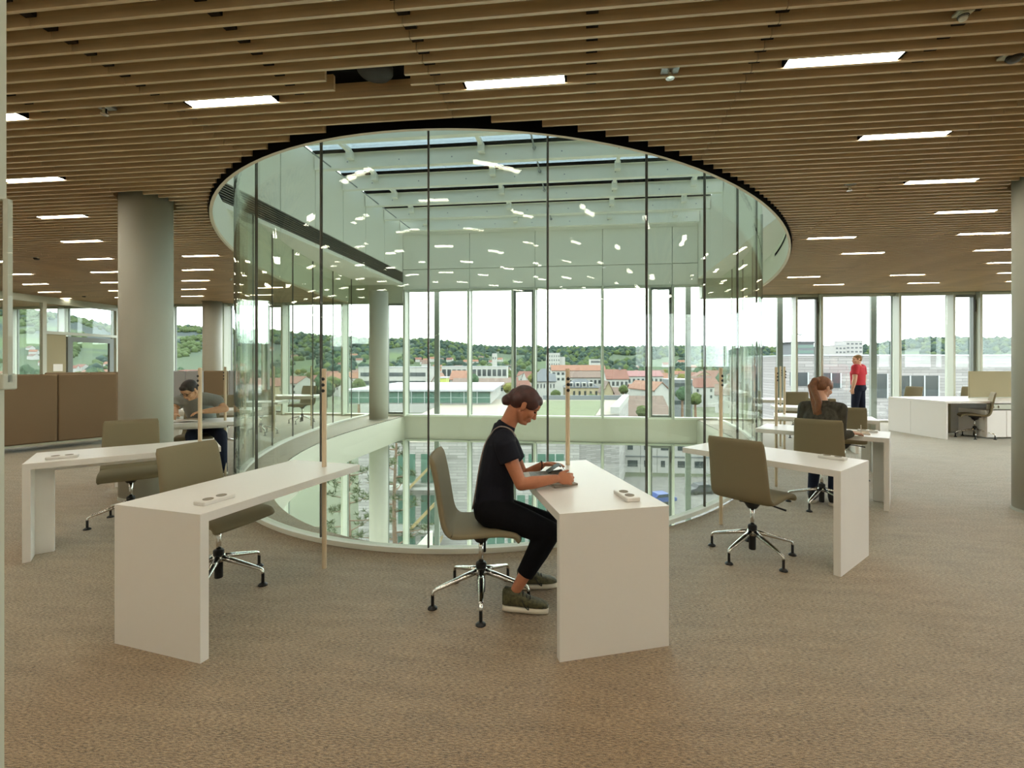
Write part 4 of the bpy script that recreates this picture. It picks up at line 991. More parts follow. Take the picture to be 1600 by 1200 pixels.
j = MB(); j.loft([ring(hip + UPV * .10, lr, .185, fr, .14), ring(hip, lr, .205, fr, .16), ring(hip - UPV * .09, lr, .195, fr, .14)])
for hh, kk, aa in lg: j.ball(hh - fr * .05 - UPV * .0, .10, 14, 10); limb(j, [hh, kk], [.118, .085]); limb(j, [kk, aa], [.082, .062])
dress(pr_, b, 'skin_fair', [('t_shirt', t, 'cloth_red'), ('jeans', j, 'denim')])
face_parts(T, Rr, pr_, 'hair_sand')
h = MB()
for a in ((-.018, 0, .055, .100, .081, .080), (-.05, 0, .02, .063, .077, .072), (.05, 0, .080, .040, .056, .032), (.0, .066, .035, .03, .013, .032), (.0, -.066, .035, .03, .013, .032)): h.ball(T(*a[:3]), a[3:], 18, 12, Rr)
remesh('hair', h, 'hair_sand', pr_, .006, 2)
for hh, kk, aa in lg: shoe(pr_, (aa.x, aa.y, 0), fr, .002, .28, 'shoe_dark', False)
# ------------------------------------------------------------------ outside: ground, town, hills
mat('ground_mix', (64, 70, 50), 0.95, noise=(.03, .35, (1, 1, 1), 6)); mat('gravel', (84, 83, 80), 0.95, noise=(1.3, .25, (1, 1, 1), 8)); mat('lawn', (62, 70, 40), 0.95, noise=(.4, .12)); mat('forest_haze', (30, 42, 41), 0.95, spec=.1, noise=(.05, .45, (1, 1, 2), 8))  # hill forest: bluish haze of distance is painted into the base colour
mat('wood_haze', (35, 49, 44), 0.95, spec=.1, noise=(.08, .3)); mat('wood_pale', (54, 66, 40), 0.95, spec=.1, noise=(.08, .3)); mat('render_white', (134, 134, 131), 0.8); mat('render_cream', (126, 117, 94), 0.8); mat('render_grey', (84, 88, 91), 0.8); mat('roof_red', (86, 52, 43), 0.85, noise=(.9, .15)); mat('roof_orange', (98, 65, 50), 0.85, noise=(.9, .12)); mat('roof_brown', (76, 60, 53), 0.85, noise=(.9, .15)); mat('roof_grey', (56, 60, 66), 0.8, noise=(.9, .12)); mat('roof_pink', (98, 62, 64), 0.8)  # the darker woodland tone has the blue of far-off haze mixed in
mat('roof_white', (128, 130, 134), 0.6); mat('window_dark', (34, 42, 46), 0.15, spec=.6); mat('window_green', (52, 82, 72), 0.15, spec=.6); mat('tree_green', (54, 64, 34), 0.9, spec=.15, noise=(1.2, .35)); mat('tree_dark', (44, 62, 44), 0.9, spec=.15, noise=(1.2, .3)); mat('tree_yellow', (76, 76, 38), 0.9, spec=.15, noise=(1.2, .3)); mat('bark', (92, 70, 54), 0.9, noise=(6, .25)); mat('paving', (112, 106, 95), 0.85); mat('lime_panel', (140, 144, 70), 0.7); mat('stair_yellow', (120, 104, 66), 0.7); mat('car_blue', (40, 62, 120), 0.3); mat('car_dark', (46, 48, 56), 0.3)
def brick_mat(name, c1, c2, mortar, sc_):
    m = bpy.data.materials.new(name); m.use_nodes = True; MATS[name] = m; n = m.node_tree.nodes; L = m.node_tree.links; b = n['Principled BSDF']; b.inputs['Roughness'].default_value = .85
    t = n.new('ShaderNodeTexCoord'); mp_ = n.new('ShaderNodeMapping'); mp_.inputs['Rotation'].default_value = (PI / 2, 0, 0); L.new(t.outputs['Object'], mp_.inputs['Vector'])
    q = n.new('ShaderNodeTexBrick'); q.inputs['Scale'].default_value = sc_; q.inputs['Color1'].default_value = (*s2l(c1), 1); q.inputs['Color2'].default_value = (*s2l(c2), 1); q.inputs['Mortar'].default_value = (*s2l(mortar), 1)
    q.inputs['Mortar Size'].default_value = .012; q.inputs['Brick Width'].default_value = .9; q.inputs['Row Height'].default_value = .16; L.new(mp_.outputs['Vector'], q.inputs['Vector']); L.new(q.outputs['Color'], b.inputs['Base Color'])
brick_mat('brick_pale', (134, 132, 130), (112, 110, 108), (92, 91, 90), .62)
def circle(r, n=64): return [(r * math.cos(2 * PI * i / n), r * math.sin(2 * PI * i / n)) for i in range(n)]
struct(obj('ground', fill_mesh('ground', [circle(5000)], GROUND), 'ground_mix'))
def cwp(X, d): return c2w(X, d)
# gravel yard before the white container offices
m = MB(); q = [cwp(*p) for p in ((2, 30), (60, 30), (60, 79), (2, 79))]; m.add([(x, y, GROUND + .05) for x, y in q], [(0, 1, 2, 3)]); yard = m.build('gravel_yard', 'gravel'); struct(yard)
# hills
TOPS = [(-400, 470), (-150, 480), (50, 486), (120, 498), (180, 514), (290, 512), (375, 517), (450, 521), (520, 528), (600, 532), (680, 533), (712, 537), (740, 543), (800, 545), (900, 545), (1100, 544), (1230, 546), (1330, 545), (1400, 536), (1450, 530), (1600, 531), (1800, 528), (2200, 525)]
def top_y(px):
    for (a, ya), (b, yb) in zip(TOPS[:-1], TOPS[1:]):
        if a <= px <= b: return ya + (yb - ya) * (px - a) / (b - a)
    return TOPS[0][1] if px < 0 else TOPS[-1][1]
rings_ = []; rnd = random.Random(3)
for s, hf_ in ((600, 0), (900, .10), (1200, .30), (1500, .55), (1800, .80), (2100, 1.0), (2500, .9), (3200, .3)):
    r = []
    for i in range(241):
        px = -400 + 2600 * i / 240; dd_ = s * math.sqrt(1 + ((px - 828) / 750) ** 2 * 0)
        zt = zat(top_y(px), 2100); wob = 5 * math.sin(px * .045 + s) + 3 * math.sin(px * .13 + 2 * s) + rnd.uniform(-2, 2)
        z = GROUND + (zt - GROUND) * hf_ * (1 if s != 2500 else 1) + (wob * hf_ * .5)
        x, y = at(px, s); r.append((x, y, z))
    rings_.append(r)
m = MB(); m.loft(rings_, closed=False); tag(m.build('wooded_hills', 'forest_haze', smooth=True), 'long wooded hills along the horizon', 'hills', kind='structure')
MH = MATS['forest_haze']  # meadows: broad pale-green fields among the woods
n_ = MH.node_tree.nodes; L_ = MH.node_tree.links
nz = n_.new('ShaderNodeTexNoise'); nz.inputs['Scale'].default_value = .0032; nz.inputs['Detail'].default_value = 3; tcx = n_.new('ShaderNodeTexCoord'); L_.new(tcx.outputs['Object'], nz.inputs['Vector'])
rr_ = n_.new('ShaderNodeValToRGB'); rr_.color_ramp.elements[0].position = .56; rr_.color_ramp.elements[1].position = .62; L_.new(nz.outputs['Fac'], rr_.inputs['Fac'])
mx_ = n_.new('ShaderNodeMix'); mx_.data_type = 'RGBA'; bs = n_['Principled BSDF']; src = bs.inputs['Base Color'].links[0].from_socket
sx_ = n_.new('ShaderNodeSeparateXYZ'); L_.new(tcx.outputs['Object'], sx_.inputs[0]); mr_ = n_.new('ShaderNodeMapRange'); mr_.inputs['From Min'].default_value = 62; mr_.inputs['From Max'].default_value = 12; L_.new(sx_.outputs['Z'], mr_.inputs['Value'])
ad_ = n_.new('ShaderNodeMath'); ad_.operation = 'MULTIPLY_ADD'; ad_.inputs[1].default_value = .6; ad_.use_clamp = True; L_.new(mr_.outputs['Result'], ad_.inputs[0]); L_.new(rr_.outputs['Color'], ad_.inputs[2]); L_.new(ad_.outputs[0], mx_.inputs[0]); L_.new(src, mx_.inputs[6]); mx_.inputs[7].default_value = (*s2l((58, 72, 44)), 1); L_.new(mx_.outputs[2], bs.inputs['Base Color'])
# ---- buildings
WM = {}
def win_mesh(w_, h_, mt):
    k = (round(w_, 2), round(h_, 2), mt)
    if k not in WM:
        mm = MB(); mm.box(-w_ / 2, w_ / 2, -.05, .12, 0, h_); WM[k] = mm.mesh('window'); WM[k].materials.append(MATS[mt])
    return WM[k]
def building(name, label, px0, px1, ytop, d, depth, wall='render_white', rows=(), roof='flat', roofm='roof_white', ridge=None, yaw=0, group=None, zb=GROUND, cat='building', band=False, winm='window_dark', cols=6, wfrac=.55, chim=False):
    """front between two photograph columns at distance d; rows = window rows as (z from top, height)"""
    x, y = at((px0 + px1) / 2, d); W_ = (px1 - px0) * d / 750; zt = zat(ytop, d); H = zt - zb
    e = empty(name, (x, y, zb), TH + math.radians(yaw)); tag(e, label, cat, group)
    m = MB(); m.box(-W_ / 2, W_ / 2, 0, depth, 0, H)
    if roof == 'gablex':   # ridge parallel to the front: gable ends left and right
        rh = zat(ridge, d + depth / 2) - zt
        m.add([(-W_ / 2, 0, H), (-W_ / 2, depth, H), (-W_ / 2, depth / 2, H + rh), (W_ / 2, 0, H), (W_ / 2, depth, H), (W_ / 2, depth / 2, H + rh)], [(0, 1, 2), (3, 5, 4)])
    if roof == 'gabley':
        rh = zat(ridge, d) - zt
        m.add([(-W_ / 2, 0, H), (W_ / 2, 0, H), (0, 0, H + rh), (-W_ / 2, depth, H), (W_ / 2, depth, H), (0, depth, H + rh)], [(0, 1, 2), (3, 5, 4)])
    m.build('walls', wall, e)
    r = MB()
    if roof == 'flat':
        r.box(-W_ / 2 - .15, W_ / 2 + .15, -.15, depth + .15, H, H + .3)
    elif roof == 'gablex':
        o = .4; sl = rh / (depth / 2)
        a = [(-o, H - o * sl), (depth / 2, H + rh), (depth + o, H - o * sl)]
        r.loft([[(xx, yv, zv + .04) for yv, zv in a] + [(xx, yv, zv + .25) for yv, zv in reversed(a)] for xx in (-W_ / 2 - .3, W_ / 2 + .3)])
    elif roof == 'gabley':
        o = .4; sl = rh / (W_ / 2)
        a = [(-W_ / 2 - o, H - o * sl), (0, H + rh), (W_ / 2 + o, H - o * sl)]
        r.loft([[(xv, yv, zv + .04) for xv, zv in a] + [(xv, yv, zv + .25) for xv, zv in reversed(a)] for yv in (-.3, depth + .3)])
    elif roof == 'hip':
        rh = zat(ridge, d + depth / 2) - zt; k = min(W_ * .35, depth * .5)
        r.add([(-W_ / 2 - .3, -.3, H), (W_ / 2 + .3, -.3, H), (W_ / 2 + .3, depth + .3, H), (-W_ / 2 - .3, depth + .3, H), (-W_ / 2 + k, depth / 2, H + rh), (W_ / 2 - k, depth / 2, H + rh)], [(0, 1, 5, 4), (1, 2, 5), (2, 3, 4, 5), (3, 0, 4), (3, 2, 1, 0)])
    ro = r.build('roof', roofm, e)
    if chim:
        mm = MB(); mm.box(W_ * .18, W_ * .18 + .7, depth * .45, depth * .45 + .7, H, H + rh + 1.0); mm.build('chimney', 'render_grey', ro)
    for zf, hh in rows:
        if band:
            obj('window', win_mesh(W_ * .94, hh, winm), None, e, (0, 0, H - zf - hh))
            for c in range(cols):
                mm = MB()
            continue
        for c in range(cols):
            obj('window', win_mesh(W_ / cols * wfrac, hh, winm), None, e, (-W_ / 2 + W_ * (c + .5) / cols, 0, H - zf - hh))
    return e, W_, H
# long white office with window bands, white school block
building('office_building', 'long white office block with dark window bands, left in the drum view', 560, 668, 574, 185, 16, rows=[(2.0, 1.5), (5.2, 1.5), (8.2, 1.5)], band=True)
building('office_building', 'white block with a grid of windows behind orange roofs', 690, 792, 573, 215, 14, rows=[(1.2, 3.0), (5.4, 3.0)], cols=13, wfrac=.72)
building('tower', 'slim white tower rising before the wooded hill', 769, 776, 552.5, 430, 5, cat='tower', rows=[(3, 2)], cols=2)
e, W_, H_ = building('tower_block', 'stepped white tower block above the red roofs, centre', 857, 875, 552, 360, 14, rows=[(1.5 + 3 * i, 1.4) for i in range(6)], cols=5, winm='window_dark', wfrac=.4, cat='tower block')
m = MB(); m.box(W_ / 2, W_ / 2 + 4, 2, 14, 0, H_ - 2.6); m.box(-W_ / 2 - 1.4, -W_ / 2, 1, 13, 0, H_ - 1.2); m.build('side_wing', 'render_white', e)
building('office_building', 'small pale office with ribbon windows left of the grey post', 923, 938, 562, 320, 10, rows=[(.8, 1.3), (3.6, 1.3), (6.4, 1.3)], band=True)
building('row_house', 'long terrace with an orange roof behind the wooden pole', 862, 946, 579, 262, 11, roof='gablex', ridge=571, roofm='roof_orange', rows=[(1.0, 1.4), (4.0, 1.4)], cols=12, cat='house')
building('row_house', 'terrace with a brown roof and white dormers, centre', 888, 940, 590, 190, 12, roof='gablex', ridge=581, roofm='roof_brown', rows=[(1, 1.4)], cols=8, cat='house')
e, W_, H_ = building('mansard_house', 'cream house with a grey mansard roof and dormers', 884, 936, 606, 150, 11, 'render_cream', roof='hip', ridge=592, roofm='roof_grey', rows=[(1.0, 1.5), (4.0, 1.5), (7.0, 1.5)], cols=6, wfrac=.35, cat='house')
for i in range(4):
    mm = MB(); x_ = -W_ / 2 + W_ * (i + .8) / 5; mm.box(x_ - .7, x_ + .7, .2, 2.2, H_ + .2, H_ + 1.7); dm = mm.build('dormer', 'render_white', e); mm = MB(); mm.box(x_ - .4, x_ + .4, .1, .3, H_ + .5, H_ + 1.4); mm.build('pane', 'window_dark', dm)
building('house', 'cream gabled house left of the leafy tree, right half of the drum view', 943, 958, 612, 135, 9, 'render_cream', roof='gabley', ridge=597, roofm='roof_brown', rows=[(1, 1.3), (3.8, 1.3)], cols=2, wfrac=.35, cat='house')
building('house', 'white house with a brown roof beside the cream gable', 957, 968, 618, 149, 8, roof='gablex', ridge=606, roofm='roof_brown', rows=[(.6, 1.2)], cols=3, wfrac=.4, cat='house')
building('house', 'white house with red roof and balconies, right of the grey post', 948, 982, 592, 175, 11, roof='gablex', ridge=578, roofm='roof_red', rows=[(1, 1.5), (4, 1.5)], cols=5, cat='house', chim=True)
building('house', 'long white house with a pink roof near the narrow casement', 980, 1036, 588, 195, 11, roof='gablex', ridge=580, roofm='roof_pink', rows=[(1.0, 1.6), (4.0, 1.6)], cols=8, wfrac=.5, cat='house')
building('house', 'white house with an orange roof and blank gable behind the casement', 1022, 1046, 609, 118, 14, roof='gabley', ridge=598, roofm='roof_orange', rows=[], cat='house', yaw=14)
building('house', 'low white wing with orange roof left of the blank gable', 988, 1020, 612, 146, 9, roof='gablex', ridge=601, roofm='roof_orange', rows=[(.8, 1.2)], cols=4, wfrac=.35, cat='house')
building('barn', 'large barn with a broad brown tiled roof close below the window', 946, 1048, 650, 102, 14, 'render_cream', roof='gablex', ridge=620, roofm='roof_brown', rows=[(1, 1.2)], cols=5, wfrac=.3, cat='barn')
building('office_building', 'grey modern block right of the casement', 1050, 1082, 594, 165, 12, 'render_grey', rows=[(1, 1.4), (4, 1.4), (7, 1.4)], band=True)
building('house', 'house with orange roof and skylights, left of the drum centre', 703, 733, 593, 165, 12, roof='gablex', ridge=580, roofm='roof_orange', rows=[(.8, 1.2)], cols=4, wfrac=.35, cat='house')
building('house', 'white gabled house with an orange roof near the lime panel', 672, 692, 600, 150, 10, roof='gabley', ridge=584, roofm='roof_orange', rows=[(1, 1.3)], cols=2, wfrac=.3, cat='house')
building('shed', 'small lime-coloured box beside the white hall', 687, 697, 591, 128, 5, 'lime_panel', rows=[], cat='shed')
building('row_house', 'long low house with a brown roof behind the white hall', 705, 800, 603, 140, 13, roof='gablex', ridge=592, roofm='roof_brown', rows=[(.5, 1)], cols=9, wfrac=.3, cat='house')
building('house', 'grey-roofed white house left of the wooden pole', 838, 862, 587, 175, 11, roof='hip', ridge=576, roofm='roof_grey', rows=[(1, 1.4), (4, 1.4)], cols=5, wfrac=.4, cat='house')
building('house', 'white house with grey slate roof and dark windows, above the reading woman', 838, 868, 596, 152, 11, roof='gablex', ridge=585, roofm='roof_grey', rows=[(.8, 1.3)], cols=6, wfrac=.35, cat='house')
# tower with glass storeys, white high-rise on the right
e, W_, H_ = building('glass_tower', 'glass-clad tower with an antenna roof, between the right mullions', 1240, 1272, 536, 300, 14, 'render_grey', rows=[(1.2 + 3.4 * i, 1.9) for i in range(5)], band=True, winm='window_green', cat='tower')
mm = MB(); mm.box(-W_ / 2 - 1.5, W_ / 2 + 1.5, -1, 15, H_ + .3, H_ + .9); mm.build('canopy', 'roof_grey', e); mm = MB(); mm.tube([(1, 6, H_), (1, 6, H_ + 6)], .25, 6); mm.ball((1, 6, H_ + 6), (1.6, .3, 1.0), 8, 6); mm.build('antenna', 'alu', e)
building('tower_block', 'white high-rise with stacked balconies, left of the man in red', 1305, 1322, 540, 350, 14, rows=[(1.4 + 2.9 * i, 1.2) for i in range(6)], cols=3, wfrac=.6, cat='tower block')
building('tower_block', 'taller half of the white high-rise behind the man in red', 1322, 1348, 533, 352, 14, rows=[(1.4 + 2.9 * i, 1.2) for i in range(8)], cols=4, wfrac=.6, cat='tower block')
# pale brick neighbour on the right
def brick_block(name, label, px0, px1, ytop, d, depth, wins, zb=GROUND):
    x, y = at((px0 + px1) / 2, d); W_ = (px1 - px0) * d / 750; H = zat(ytop, d) - zb
    e = empty(name, (x, y, zb), TH); tag(e, label, 'building')
    m = MB(); m.box(-W_ / 2, W_ / 2, 0, depth, 0, H); m.build('walls', 'brick_pale', e)
    m = MB(); m.box(-W_ / 2 - .05, W_ / 2 + .05, -.05, depth, H, H + .12); m.build('coping', 'alu', e)
    for a, b, c, f_ in wins:     # photograph columns and rows
        xa = (a - (px0 + px1) / 2) * d / 750; xb = (b - (px0 + px1) / 2) * d / 750; z1 = zat(c, d) - zb; z0 = zat(f_, d) - zb; n = max(1, round((xb - xa) / 1.1))
        mm = MB(); mm.box(xa, xb, -.04, .2, z0, z1); fr_ = mm.build('window', 'window_dark', e)
        for i in range(n + 1):
            q = xa + (xb - xa) * i / n; mm = MB(); mm.box(q - .06, q + .06, -.09, -.035, z0, z1); mm.build('glazing_bar', 'alu', fr_)
    return e
brick_block('brick_building', 'pale brick neighbour building filling the right windows', 1244, 1660, 556, 42, 14, [(1236, 1262, 582, 603), (1283, 1313, 583, 606), (1368, 1386, 584, 622), (1399, 1466, 587, 640), (1520, 1560, 590, 640)])
# roof-terrace building in front, glass hall on it
TD = -5.3
x, y = at(740, 42); e = empty('terrace_building', (x, y, GROUND), TH); tag(e, 'pale brick building with a roof terrace, below the windows in the drum', 'building')
Wt = (905 - 560) * 42 / 750; xl = (560 - 740) * 42 / 750; xr = (905 - 740) * 42 / 750; Ht = TD - GROUND
TP = [(xl, 0), (xr, 0), (xr, 20), (17.2, 24), (24.2, 52), (xl, 52)]
m = MB(); m.loft([[(a, b_, z) for a, b_ in TP] for z in (0, Ht)]); m.build('walls', 'brick_pale', e)
m = MB(); m.loft([[(a, b_, z) for a, b_ in TP] for z in (Ht, Ht + .05)]); m.build('terrace_paving', 'paving', e)
for z in (1.0, 4.6, 8.2):
    for a in (-6.6, -4.6, 1.2, 3.0, 4.8, 6.4):
        mm = MB(); mm.box(a, a + 1.5, -.04, .25, z, z + 2.5); wn = mm.build('window', 'window_green', e); mm = MB(); mm.box(a + .7, a + .8, -.08, -.03, z, z + 2.5); mm.build('glazing_bar', 'alu', wn)
    mm = MB(); mm.box(-8.6, -2.9, -1.3, 0, z - .35, z - .1); bl = mm.build('balcony', 'render_white', e); mm = MB(); mm.box(-8.6, -2.9, -1.28, -1.24, z - .1, z + .9); mm.build('balcony_glass', 'facade_glass', bl)
for i in range(3):
    mm = MB(); z = .6 + 3.6 * i; mm.add([(-5.4, -1.6, z), (-5.4, -.4, z), (-2.6, -.4, z + 2.9), (-2.6, -1.6, z + 2.9), (-5.4, -1.6, z + .3), (-5.4, -.4, z + .3), (-2.6, -.4, z + 3.2), (-2.6, -1.6, z + 3.2)], [(0, 1, 2, 3), (4, 7, 6, 5), (0, 4, 5, 1), (1, 5, 6, 2), (2, 6, 7, 3), (3, 7, 4, 0)]); mm.build('stair_flight', 'stair_yellow', e)
def tb(name, m_, a, b, c, f_, z0, z1, par=e):     # box on the terrace in local metres
    mm = MB(); mm.box(a, b, c, f_, Ht + z0, Ht + z1); return mm.build(name, m_, par)
def lx(px, d): return (px - 740) / 750 * d
m = MB(); q = [(lx(800, 60), 18), (lx(900, 60), 18), (lx(898, 90), 48), (lx(806, 90), 48)]; m.loft([[(a, b_, z) for a, b_ in q] for z in (Ht + .05, Ht + .12)]); m.build('lawn', 'lawn', e)
m = MB(); q = [(16.0, 24), (17.2, 24), (24.2, 51.5), (23.0, 51.5)]; m.loft([[(a, b_, z) for a, b_ in q] for z in (Ht + .05, Ht + 1.0)]); m.build('parapet', 'render_white', e)
tb('back_wall', 'render_grey', lx(800, 93), lx(928, 93), 50.5, 51, 0, .9)
hx, hy = at(690, 82); hall = empty('glass_hall', (hx, hy, TD + .06), TH); tag(hall, 'flat white-roofed hall with a green glass front on the terrace', 'hall')
Wl, Wr = lx(540, 82) - lx(690, 82) , lx(766, 82) - lx(690, 82)
m = MB(); m.box(Wl, Wr, .3, 30, 0, 2.2); m.build('walls', 'render_white', hall)
m = MB(); m.box(Wl - .5, Wr + .6, -.6, 34, 2.2, 2.5); m.build('roof', 'roof_white', hall)
nn = 11
for i in range(nn):
    a = Wl + (Wr - Wl) * i / nn; b = Wl + (Wr - Wl) * (i + 1) / nn
    mm = MB(); mm.box(a + .06, b - .06, .1, .2, .25, 2.15); pz = mm.build('pane', 'window_green', hall); mm = MB(); mm.box(a + .06, b - .06, .05, .1, 1.1, 1.16); mm.build('glazing_bar', 'alu', pz)
    mm = MB(); mm.box(a - .05, a + .05, .0, .25, 0, 2.2); mm.build('mullion', 'alu', hall)
# white container offices by the yard
x, y = at(1040, 82); e = empty('container_office', (x, y, GROUND), TH - .10); tag(e, 'three-storey white container office behind the gravel yard', 'building')
for s in range(3):
    for i in range(3, 12):
        mm = MB(); a = -15.4 + 2.8 * i; mm.box(a + .03, a + 2.77, 0, 6, s * 2.9, s * 2.9 + 2.8); u_ = mm.build('container_unit', 'render_white', e)
        k = (i * 7 + s * 3) % 4; wd = (.9, 1.7, 1.3, .7)[k]
        mm = MB(); mm.box(a + .6, a + .6 + wd, -.05, .1, s * 2.9 + 1.0, s * 2.9 + 2.1); mm.build('window', 'window_dark', u_)
    mm = MB(); mm.box(-7.1, 18.3, -.12, 0, s * 2.9 + 2.72, s * 2.9 + 2.9); mm.build('floor_band', 'render_grey', e)
# parked cars in the yard
def car(px, d, mt, label, yaw):
    x, y = at(px, d); e = empty('parked_car', (x, y, GROUND + .05), TH + yaw); tag(e, label, 'car')
    m = MB(); P_ = [(-2.1, .35), (-2.1, .75), (-1.2, .95), (-.7, 1.42), (.9, 1.42), (1.5, .95), (2.1, .8), (2.1, .35)]
    m.loft([[(a, s, b) for a, b in P_] for s in (-.85, .85)]); m.build('body', mt, e, bevel=.06)
    m = MB(); m.loft([[(a, s, b) for a, b in [(-1.05, .98), (-.65, 1.36), (.8, 1.36), (1.3, .98)]] for s in (-.87, .87)]); m.build('side_windows', 'window_dark', e)
    for a in (-1.3, 1.3):
        for s in (-.8, .8):
            mm = MB(); mm.lathe([(0, -.1), (.33, -.1), (.33, .1), (0, .1)], 14, (a, s, .33), M=Matrix.Rotation(PI / 2, 3, 'X')); mm.build('wheel', 'black_plastic', e)
car(1031, 64, 'car_blue', 'dark blue car parked on the gravel yard', .3); car(1095, 69, 'car_dark', 'dark car parked on the gravel yard, right of the blue one', .2)
# random smaller houses of the town
rnd = random.Random(11); TAKEN = []
for o in list(COL.objects):
    if o.type == 'EMPTY' and o.location.length > 45: TAKEN.append((o.location.x, o.location.y, max([8] + [max(abs(v[0]) for v in c.bound_box) * 1.15 for c in o.children if c.name.startswith('walls')]) + 6))
def free(x, y, r):
    if any((x - a) ** 2 + (y - b) ** 2 < (r + c) ** 2 for a, b, c in TAKEN): return False
    TAKEN.append((x, y, r)); return True
spots = []
for i in range(200):
    px = rnd.uniform(-40, 660) if i < 90 else rnd.uniform(780, 1240); d = rnd.uniform(230, 520) if i % 3 else rnd.uniform(170, 240)
    if 600 < px < 680 and d < 260: continue
    if 840 < px < 960 and d < 300: d += 120
    spots.append((px, d))
for i, (px, d) in enumerate(spots):
    if not free(*at(px, d + 5), 12): continue
    wpx = rnd.uniform(11, 16) / d * 750; ez = rnd.uniform(-10.5, -7.5)
    yt = 570 + (EYE - ez) * 750 / d; rp_ = yt - rnd.uniform(3.2, 4.6) * 750 / d
    rt = rnd.choice(['roof_red', 'roof_orange', 'roof_brown', 'roof_red', 'roof_orange'])
    wl_ = rnd.choice(['render_white', 'render_cream', 'render_white'])
    building('house', 'small distant town house with %s walls and a %s tiled gable roof' % (wl_[7:], rt[5:]), px - wpx / 2, px + wpx / 2, yt, d, rnd.uniform(9, 12), wl_, roof=rnd.choice(['gablex', 'gablex', 'gabley']), ridge=rp_, roofm=rt, rows=[(.9, 1.3), (3.7, 1.3)], cols=4, wfrac=.32, cat='house', group='distant town houses', yaw=rnd.uniform(-25, 25))
# ---- trees
def crown_mesh(seed, mt, stretch=1.0):
    rn = random.Random(seed); bm = bmesh.new(); bmesh.ops.create_icosphere(bm, subdivisions=3, radius=1)
    lob = [(Vector((rn.gauss(0, 1), rn.gauss(0, 1), rn.gauss(0, .8))).normalized(), rn.uniform(.12, .34), rn.uniform(5, 14)) for _ in range(34)]
    for v in bm.verts:
        n = v.co.normalized(); k = .72
        for c, a, w_ in lob: k = max(k, .72 + a * math.exp(-w_ * (1 - n.dot(c))))
        v.co = n * k * rn.uniform(.96, 1.05); v.co.z *= stretch
    me = bpy.data.meshes.new('crown'); bm.to_mesh(me); bm.free(); me.materials.append(MATS[mt]); return me
CR = [crown_mesh(i, mt, s) for i, (mt, s) in enumerate([('tree_green', 1.0), ('tree_dark', 1.15), ('tree_yellow', .95), ('tree_green', .85), ('tree_dark', 1.3)])]
mm = MB(); mm.tube([(0, 0, 0), (.02, .01, .5), (0, 0, 1)], [.06, .045, .03], 8); TRK = mm.mesh('trunk'); TRK.materials.append(MATS['bark'])
def tree(px, ytop, d, rpx, k, label, group=None, zb=GROUND):
    x, y = at(px, d); r = rpx * d / 750; zt = zat(ytop, d); e = empty('tree', (x, y, zb), px); tag(e, label, 'tree', group)
    c = obj('crown', CR[k], None, e, (0, 0, zt - zb - r)); c.scale = (r, r, r)
    h_ = max(1, zt - zb - r); t_ = obj('trunk', TRK, None, e); t_.scale = (h_ * .6, h_ * .6, h_)
for a in [(740, 585, 126, 9, 1, 'dark green round tree before the white block'), (974, 600, 124, 8, 0, 'leafy tree right of the cream gable'), (1003, 632, 97, 10, 0, 'bush in front of the broad barn roof'), (924, 612, 110, 10, 3, 'light green tree beside the cream mansard house'),
          (1066, 605, 108, 11, 1, 'dark tree right of the narrow casement'), (1086, 612, 97, 11, 0, 'tree behind the right side of the drum'), (795, 596, 130, 10, 2, 'yellowish tree right of the white hall'), (868, 606, 120, 9, 3, 'light green tree left of the mansard house'), (560, 590, 120, 12, 0, 'green tree left of the long white office'), (40, 572, 105, 12, 4, 'dark conical tree seen through the far left glass')]: tree(*a)
KIND = ['round green', 'tall dark green', 'yellowish green', 'broad green', 'conical dark green']
for i in range(420):
    px = rnd.uniform(-60, 1300); d = rnd.uniform(200, 640); r_ = rnd.uniform(3.4, 5.6); k = rnd.randrange(5)
    if not free(*at(px, d), r_): continue
    tree(px, 570 + (EYE + rnd.uniform(1, 7)) * 750 / d, d, r_ * 750 / d, k, 'distant %s tree among the town roofs' % KIND[k], 'trees of the town')
# houses and trees on the lower hill slopes
def hill_z(px, d):
    hs = [(600, 0), (900, .10), (1200, .30), (1500, .55), (1800, .80), (2100, 1.0)]
    for (a, ha), (b_, hb) in zip(hs[:-1], hs[1:]):
        if a <= d <= b_: return GROUND + (zat(top_y(px), 2100) - GROUND) * (ha + (hb - ha) * (d - a) / (b_ - a))
    return GROUND
for i in range(60):
    px = rnd.uniform(640, 770) if i < 26 else rnd.uniform(-30, 1240); d = rnd.uniform(680, 1250); z = hill_z(px, d); x, y = at(px, d)
    if not free(x, y, 12): continue
    wpx = rnd.uniform(12, 18) / d * 750; zt_ = z + rnd.uniform(5, 7); rt = rnd.choice(['roof_red', 'roof_orange', 'roof_brown'])
    building('house', 'tiny hillside house with white walls and a %s roof' % rt[5:], px - wpx / 2, px + wpx / 2, 570 + (EYE - zt_) * 750 / d, d, 10, 'render_white', roof='gablex', ridge=570 + (EYE - zt_ - 4) * 750 / (d + 5), roofm=rt, rows=[], cat='house', group='houses on the hillside', zb=z - 4, yaw=rnd.uniform(-30, 30))
def ico():
    bm = bmesh.new(); bmesh.ops.create_icosphere(bm, subdivisions=1, radius=1); v = [q.co.copy() for q in bm.verts]; f = [[t.index for t in q.verts] for q in bm.faces]; bm.free(); return v, f
IV, IF = ico(); wood = MB()
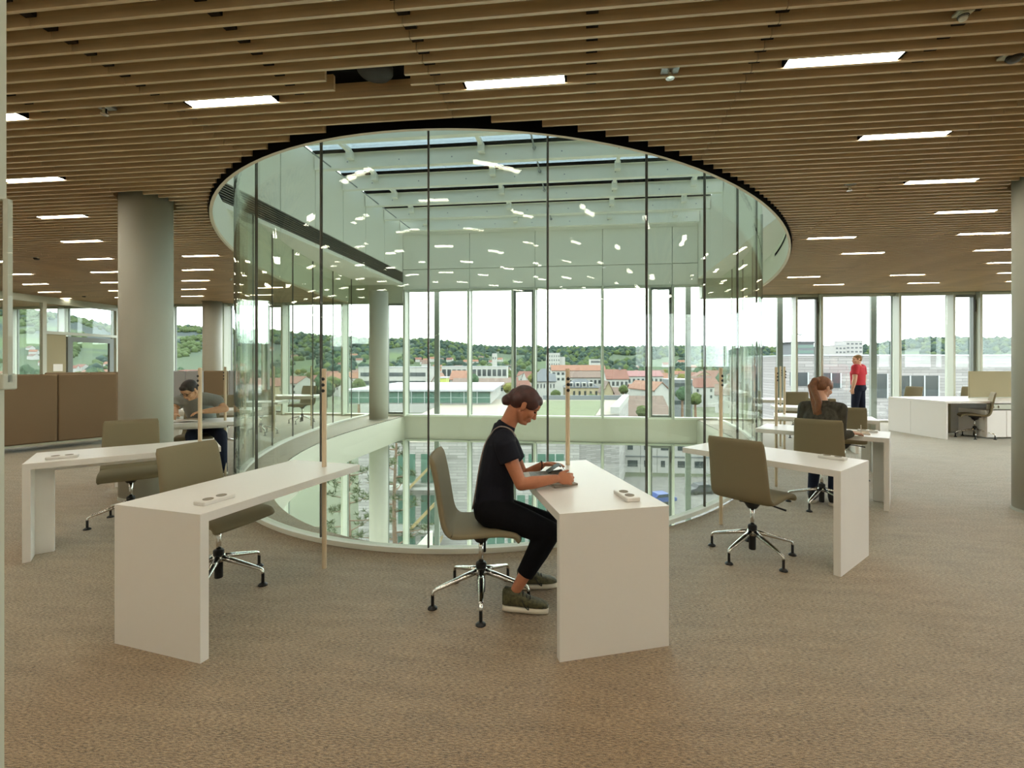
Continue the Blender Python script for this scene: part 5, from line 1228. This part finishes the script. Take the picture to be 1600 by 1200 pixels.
for i in range(8200):
    px = rnd.uniform(-60, 1640); d = 640 + 1500 * rnd.random() ** .8; z = hill_z(px, d); x, y = at(px, d)
    if any((x - a) ** 2 + (y - b_) ** 2 < 24 ** 2 for a, b_, c in TAKEN if d < 1300): continue
    cl = math.sin(px * .031 + d * .004) + math.sin(px * .07 - d * .006 + 1.3)
    if d < 1500 and cl < -.35: continue
    if px < 430 and d < 1750 and cl < .75: continue                  # fields stay open between the woods
    r_ = rnd.uniform(4, 8) * (1 + d / 3500); k = rnd.uniform(.8, 1.25)
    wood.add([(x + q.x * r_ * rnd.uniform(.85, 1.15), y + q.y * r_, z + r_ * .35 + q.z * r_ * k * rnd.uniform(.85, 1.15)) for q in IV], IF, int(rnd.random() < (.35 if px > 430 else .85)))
o = wood.build('hillside_woodland', ['wood_haze', 'wood_pale'], smooth=True); tag(o, 'dense green woodland covering the hill slopes', 'woodland', kind='stuff')
# pine close to the facade, low in the drum
def pine(px, d, z0, z1, label, seed, rad):
    rn = random.Random(seed); x, y = at(px, d); e = empty('pine_tree', (x, y, z0)); tag(e, label, 'tree'); H = z1 - z0
    m = MB(); m.tube(sm([(0, 0, 0), (.15, .05, H * .35), (-.05, 0, H * .7), (.1, 0, H)], 5), [.24 - .19 * i / 15 for i in range(16)], 10); m.build('trunk', 'bark', e)
    lf = MB(); br = MB()
    for i in range(26):
        z = H * (.28 + .70 * i / 26); L = rad * (1.15 - .75 * i / 26) * rn.uniform(.7, 1.1); a = i * 2.4 + rn.uniform(-.3, .3)
        tip = Vector((math.cos(a) * L, math.sin(a) * L, z + L * .18)); br.tube([(0, 0, z), tip * .5 + Vector((0, 0, z * .5 - .05)), tip], [.05, .035, .015], 5)
        for k in range(8):
            c = Vector((0, 0, z)).lerp(tip, rn.uniform(.4, 1.08)) + Vector((rn.gauss(0, .22), rn.gauss(0, .22), rn.gauss(.1, .12)))
            for q in range(14):
                dv = Vector((rn.gauss(0, 1), rn.gauss(0, 1), rn.gauss(.4, .7))).normalized() * rn.uniform(.18, .34); s_ = dv.orthogonal().normalized() * .022
                lf.add([c - s_, c + s_, c + dv + s_ * .4, c + dv - s_ * .4], [(0, 1, 2, 3)])
    br.build('branches', 'bark', e); o = lf.build('needles', 'tree_green', e); o['kind'] = 'stuff'
pine(617, 27, GROUND, -2.6, 'tall pine standing close outside, low in the left of the drum', 5, 2.6)
pine(545, 31, GROUND, -3.6, 'pine behind the desk edge, low at the left of the drum', 8, 2.6)
for a in [(675, 32, GROUND, -8.2, 3), (745, 34, GROUND, -11, 4)]:
    pass
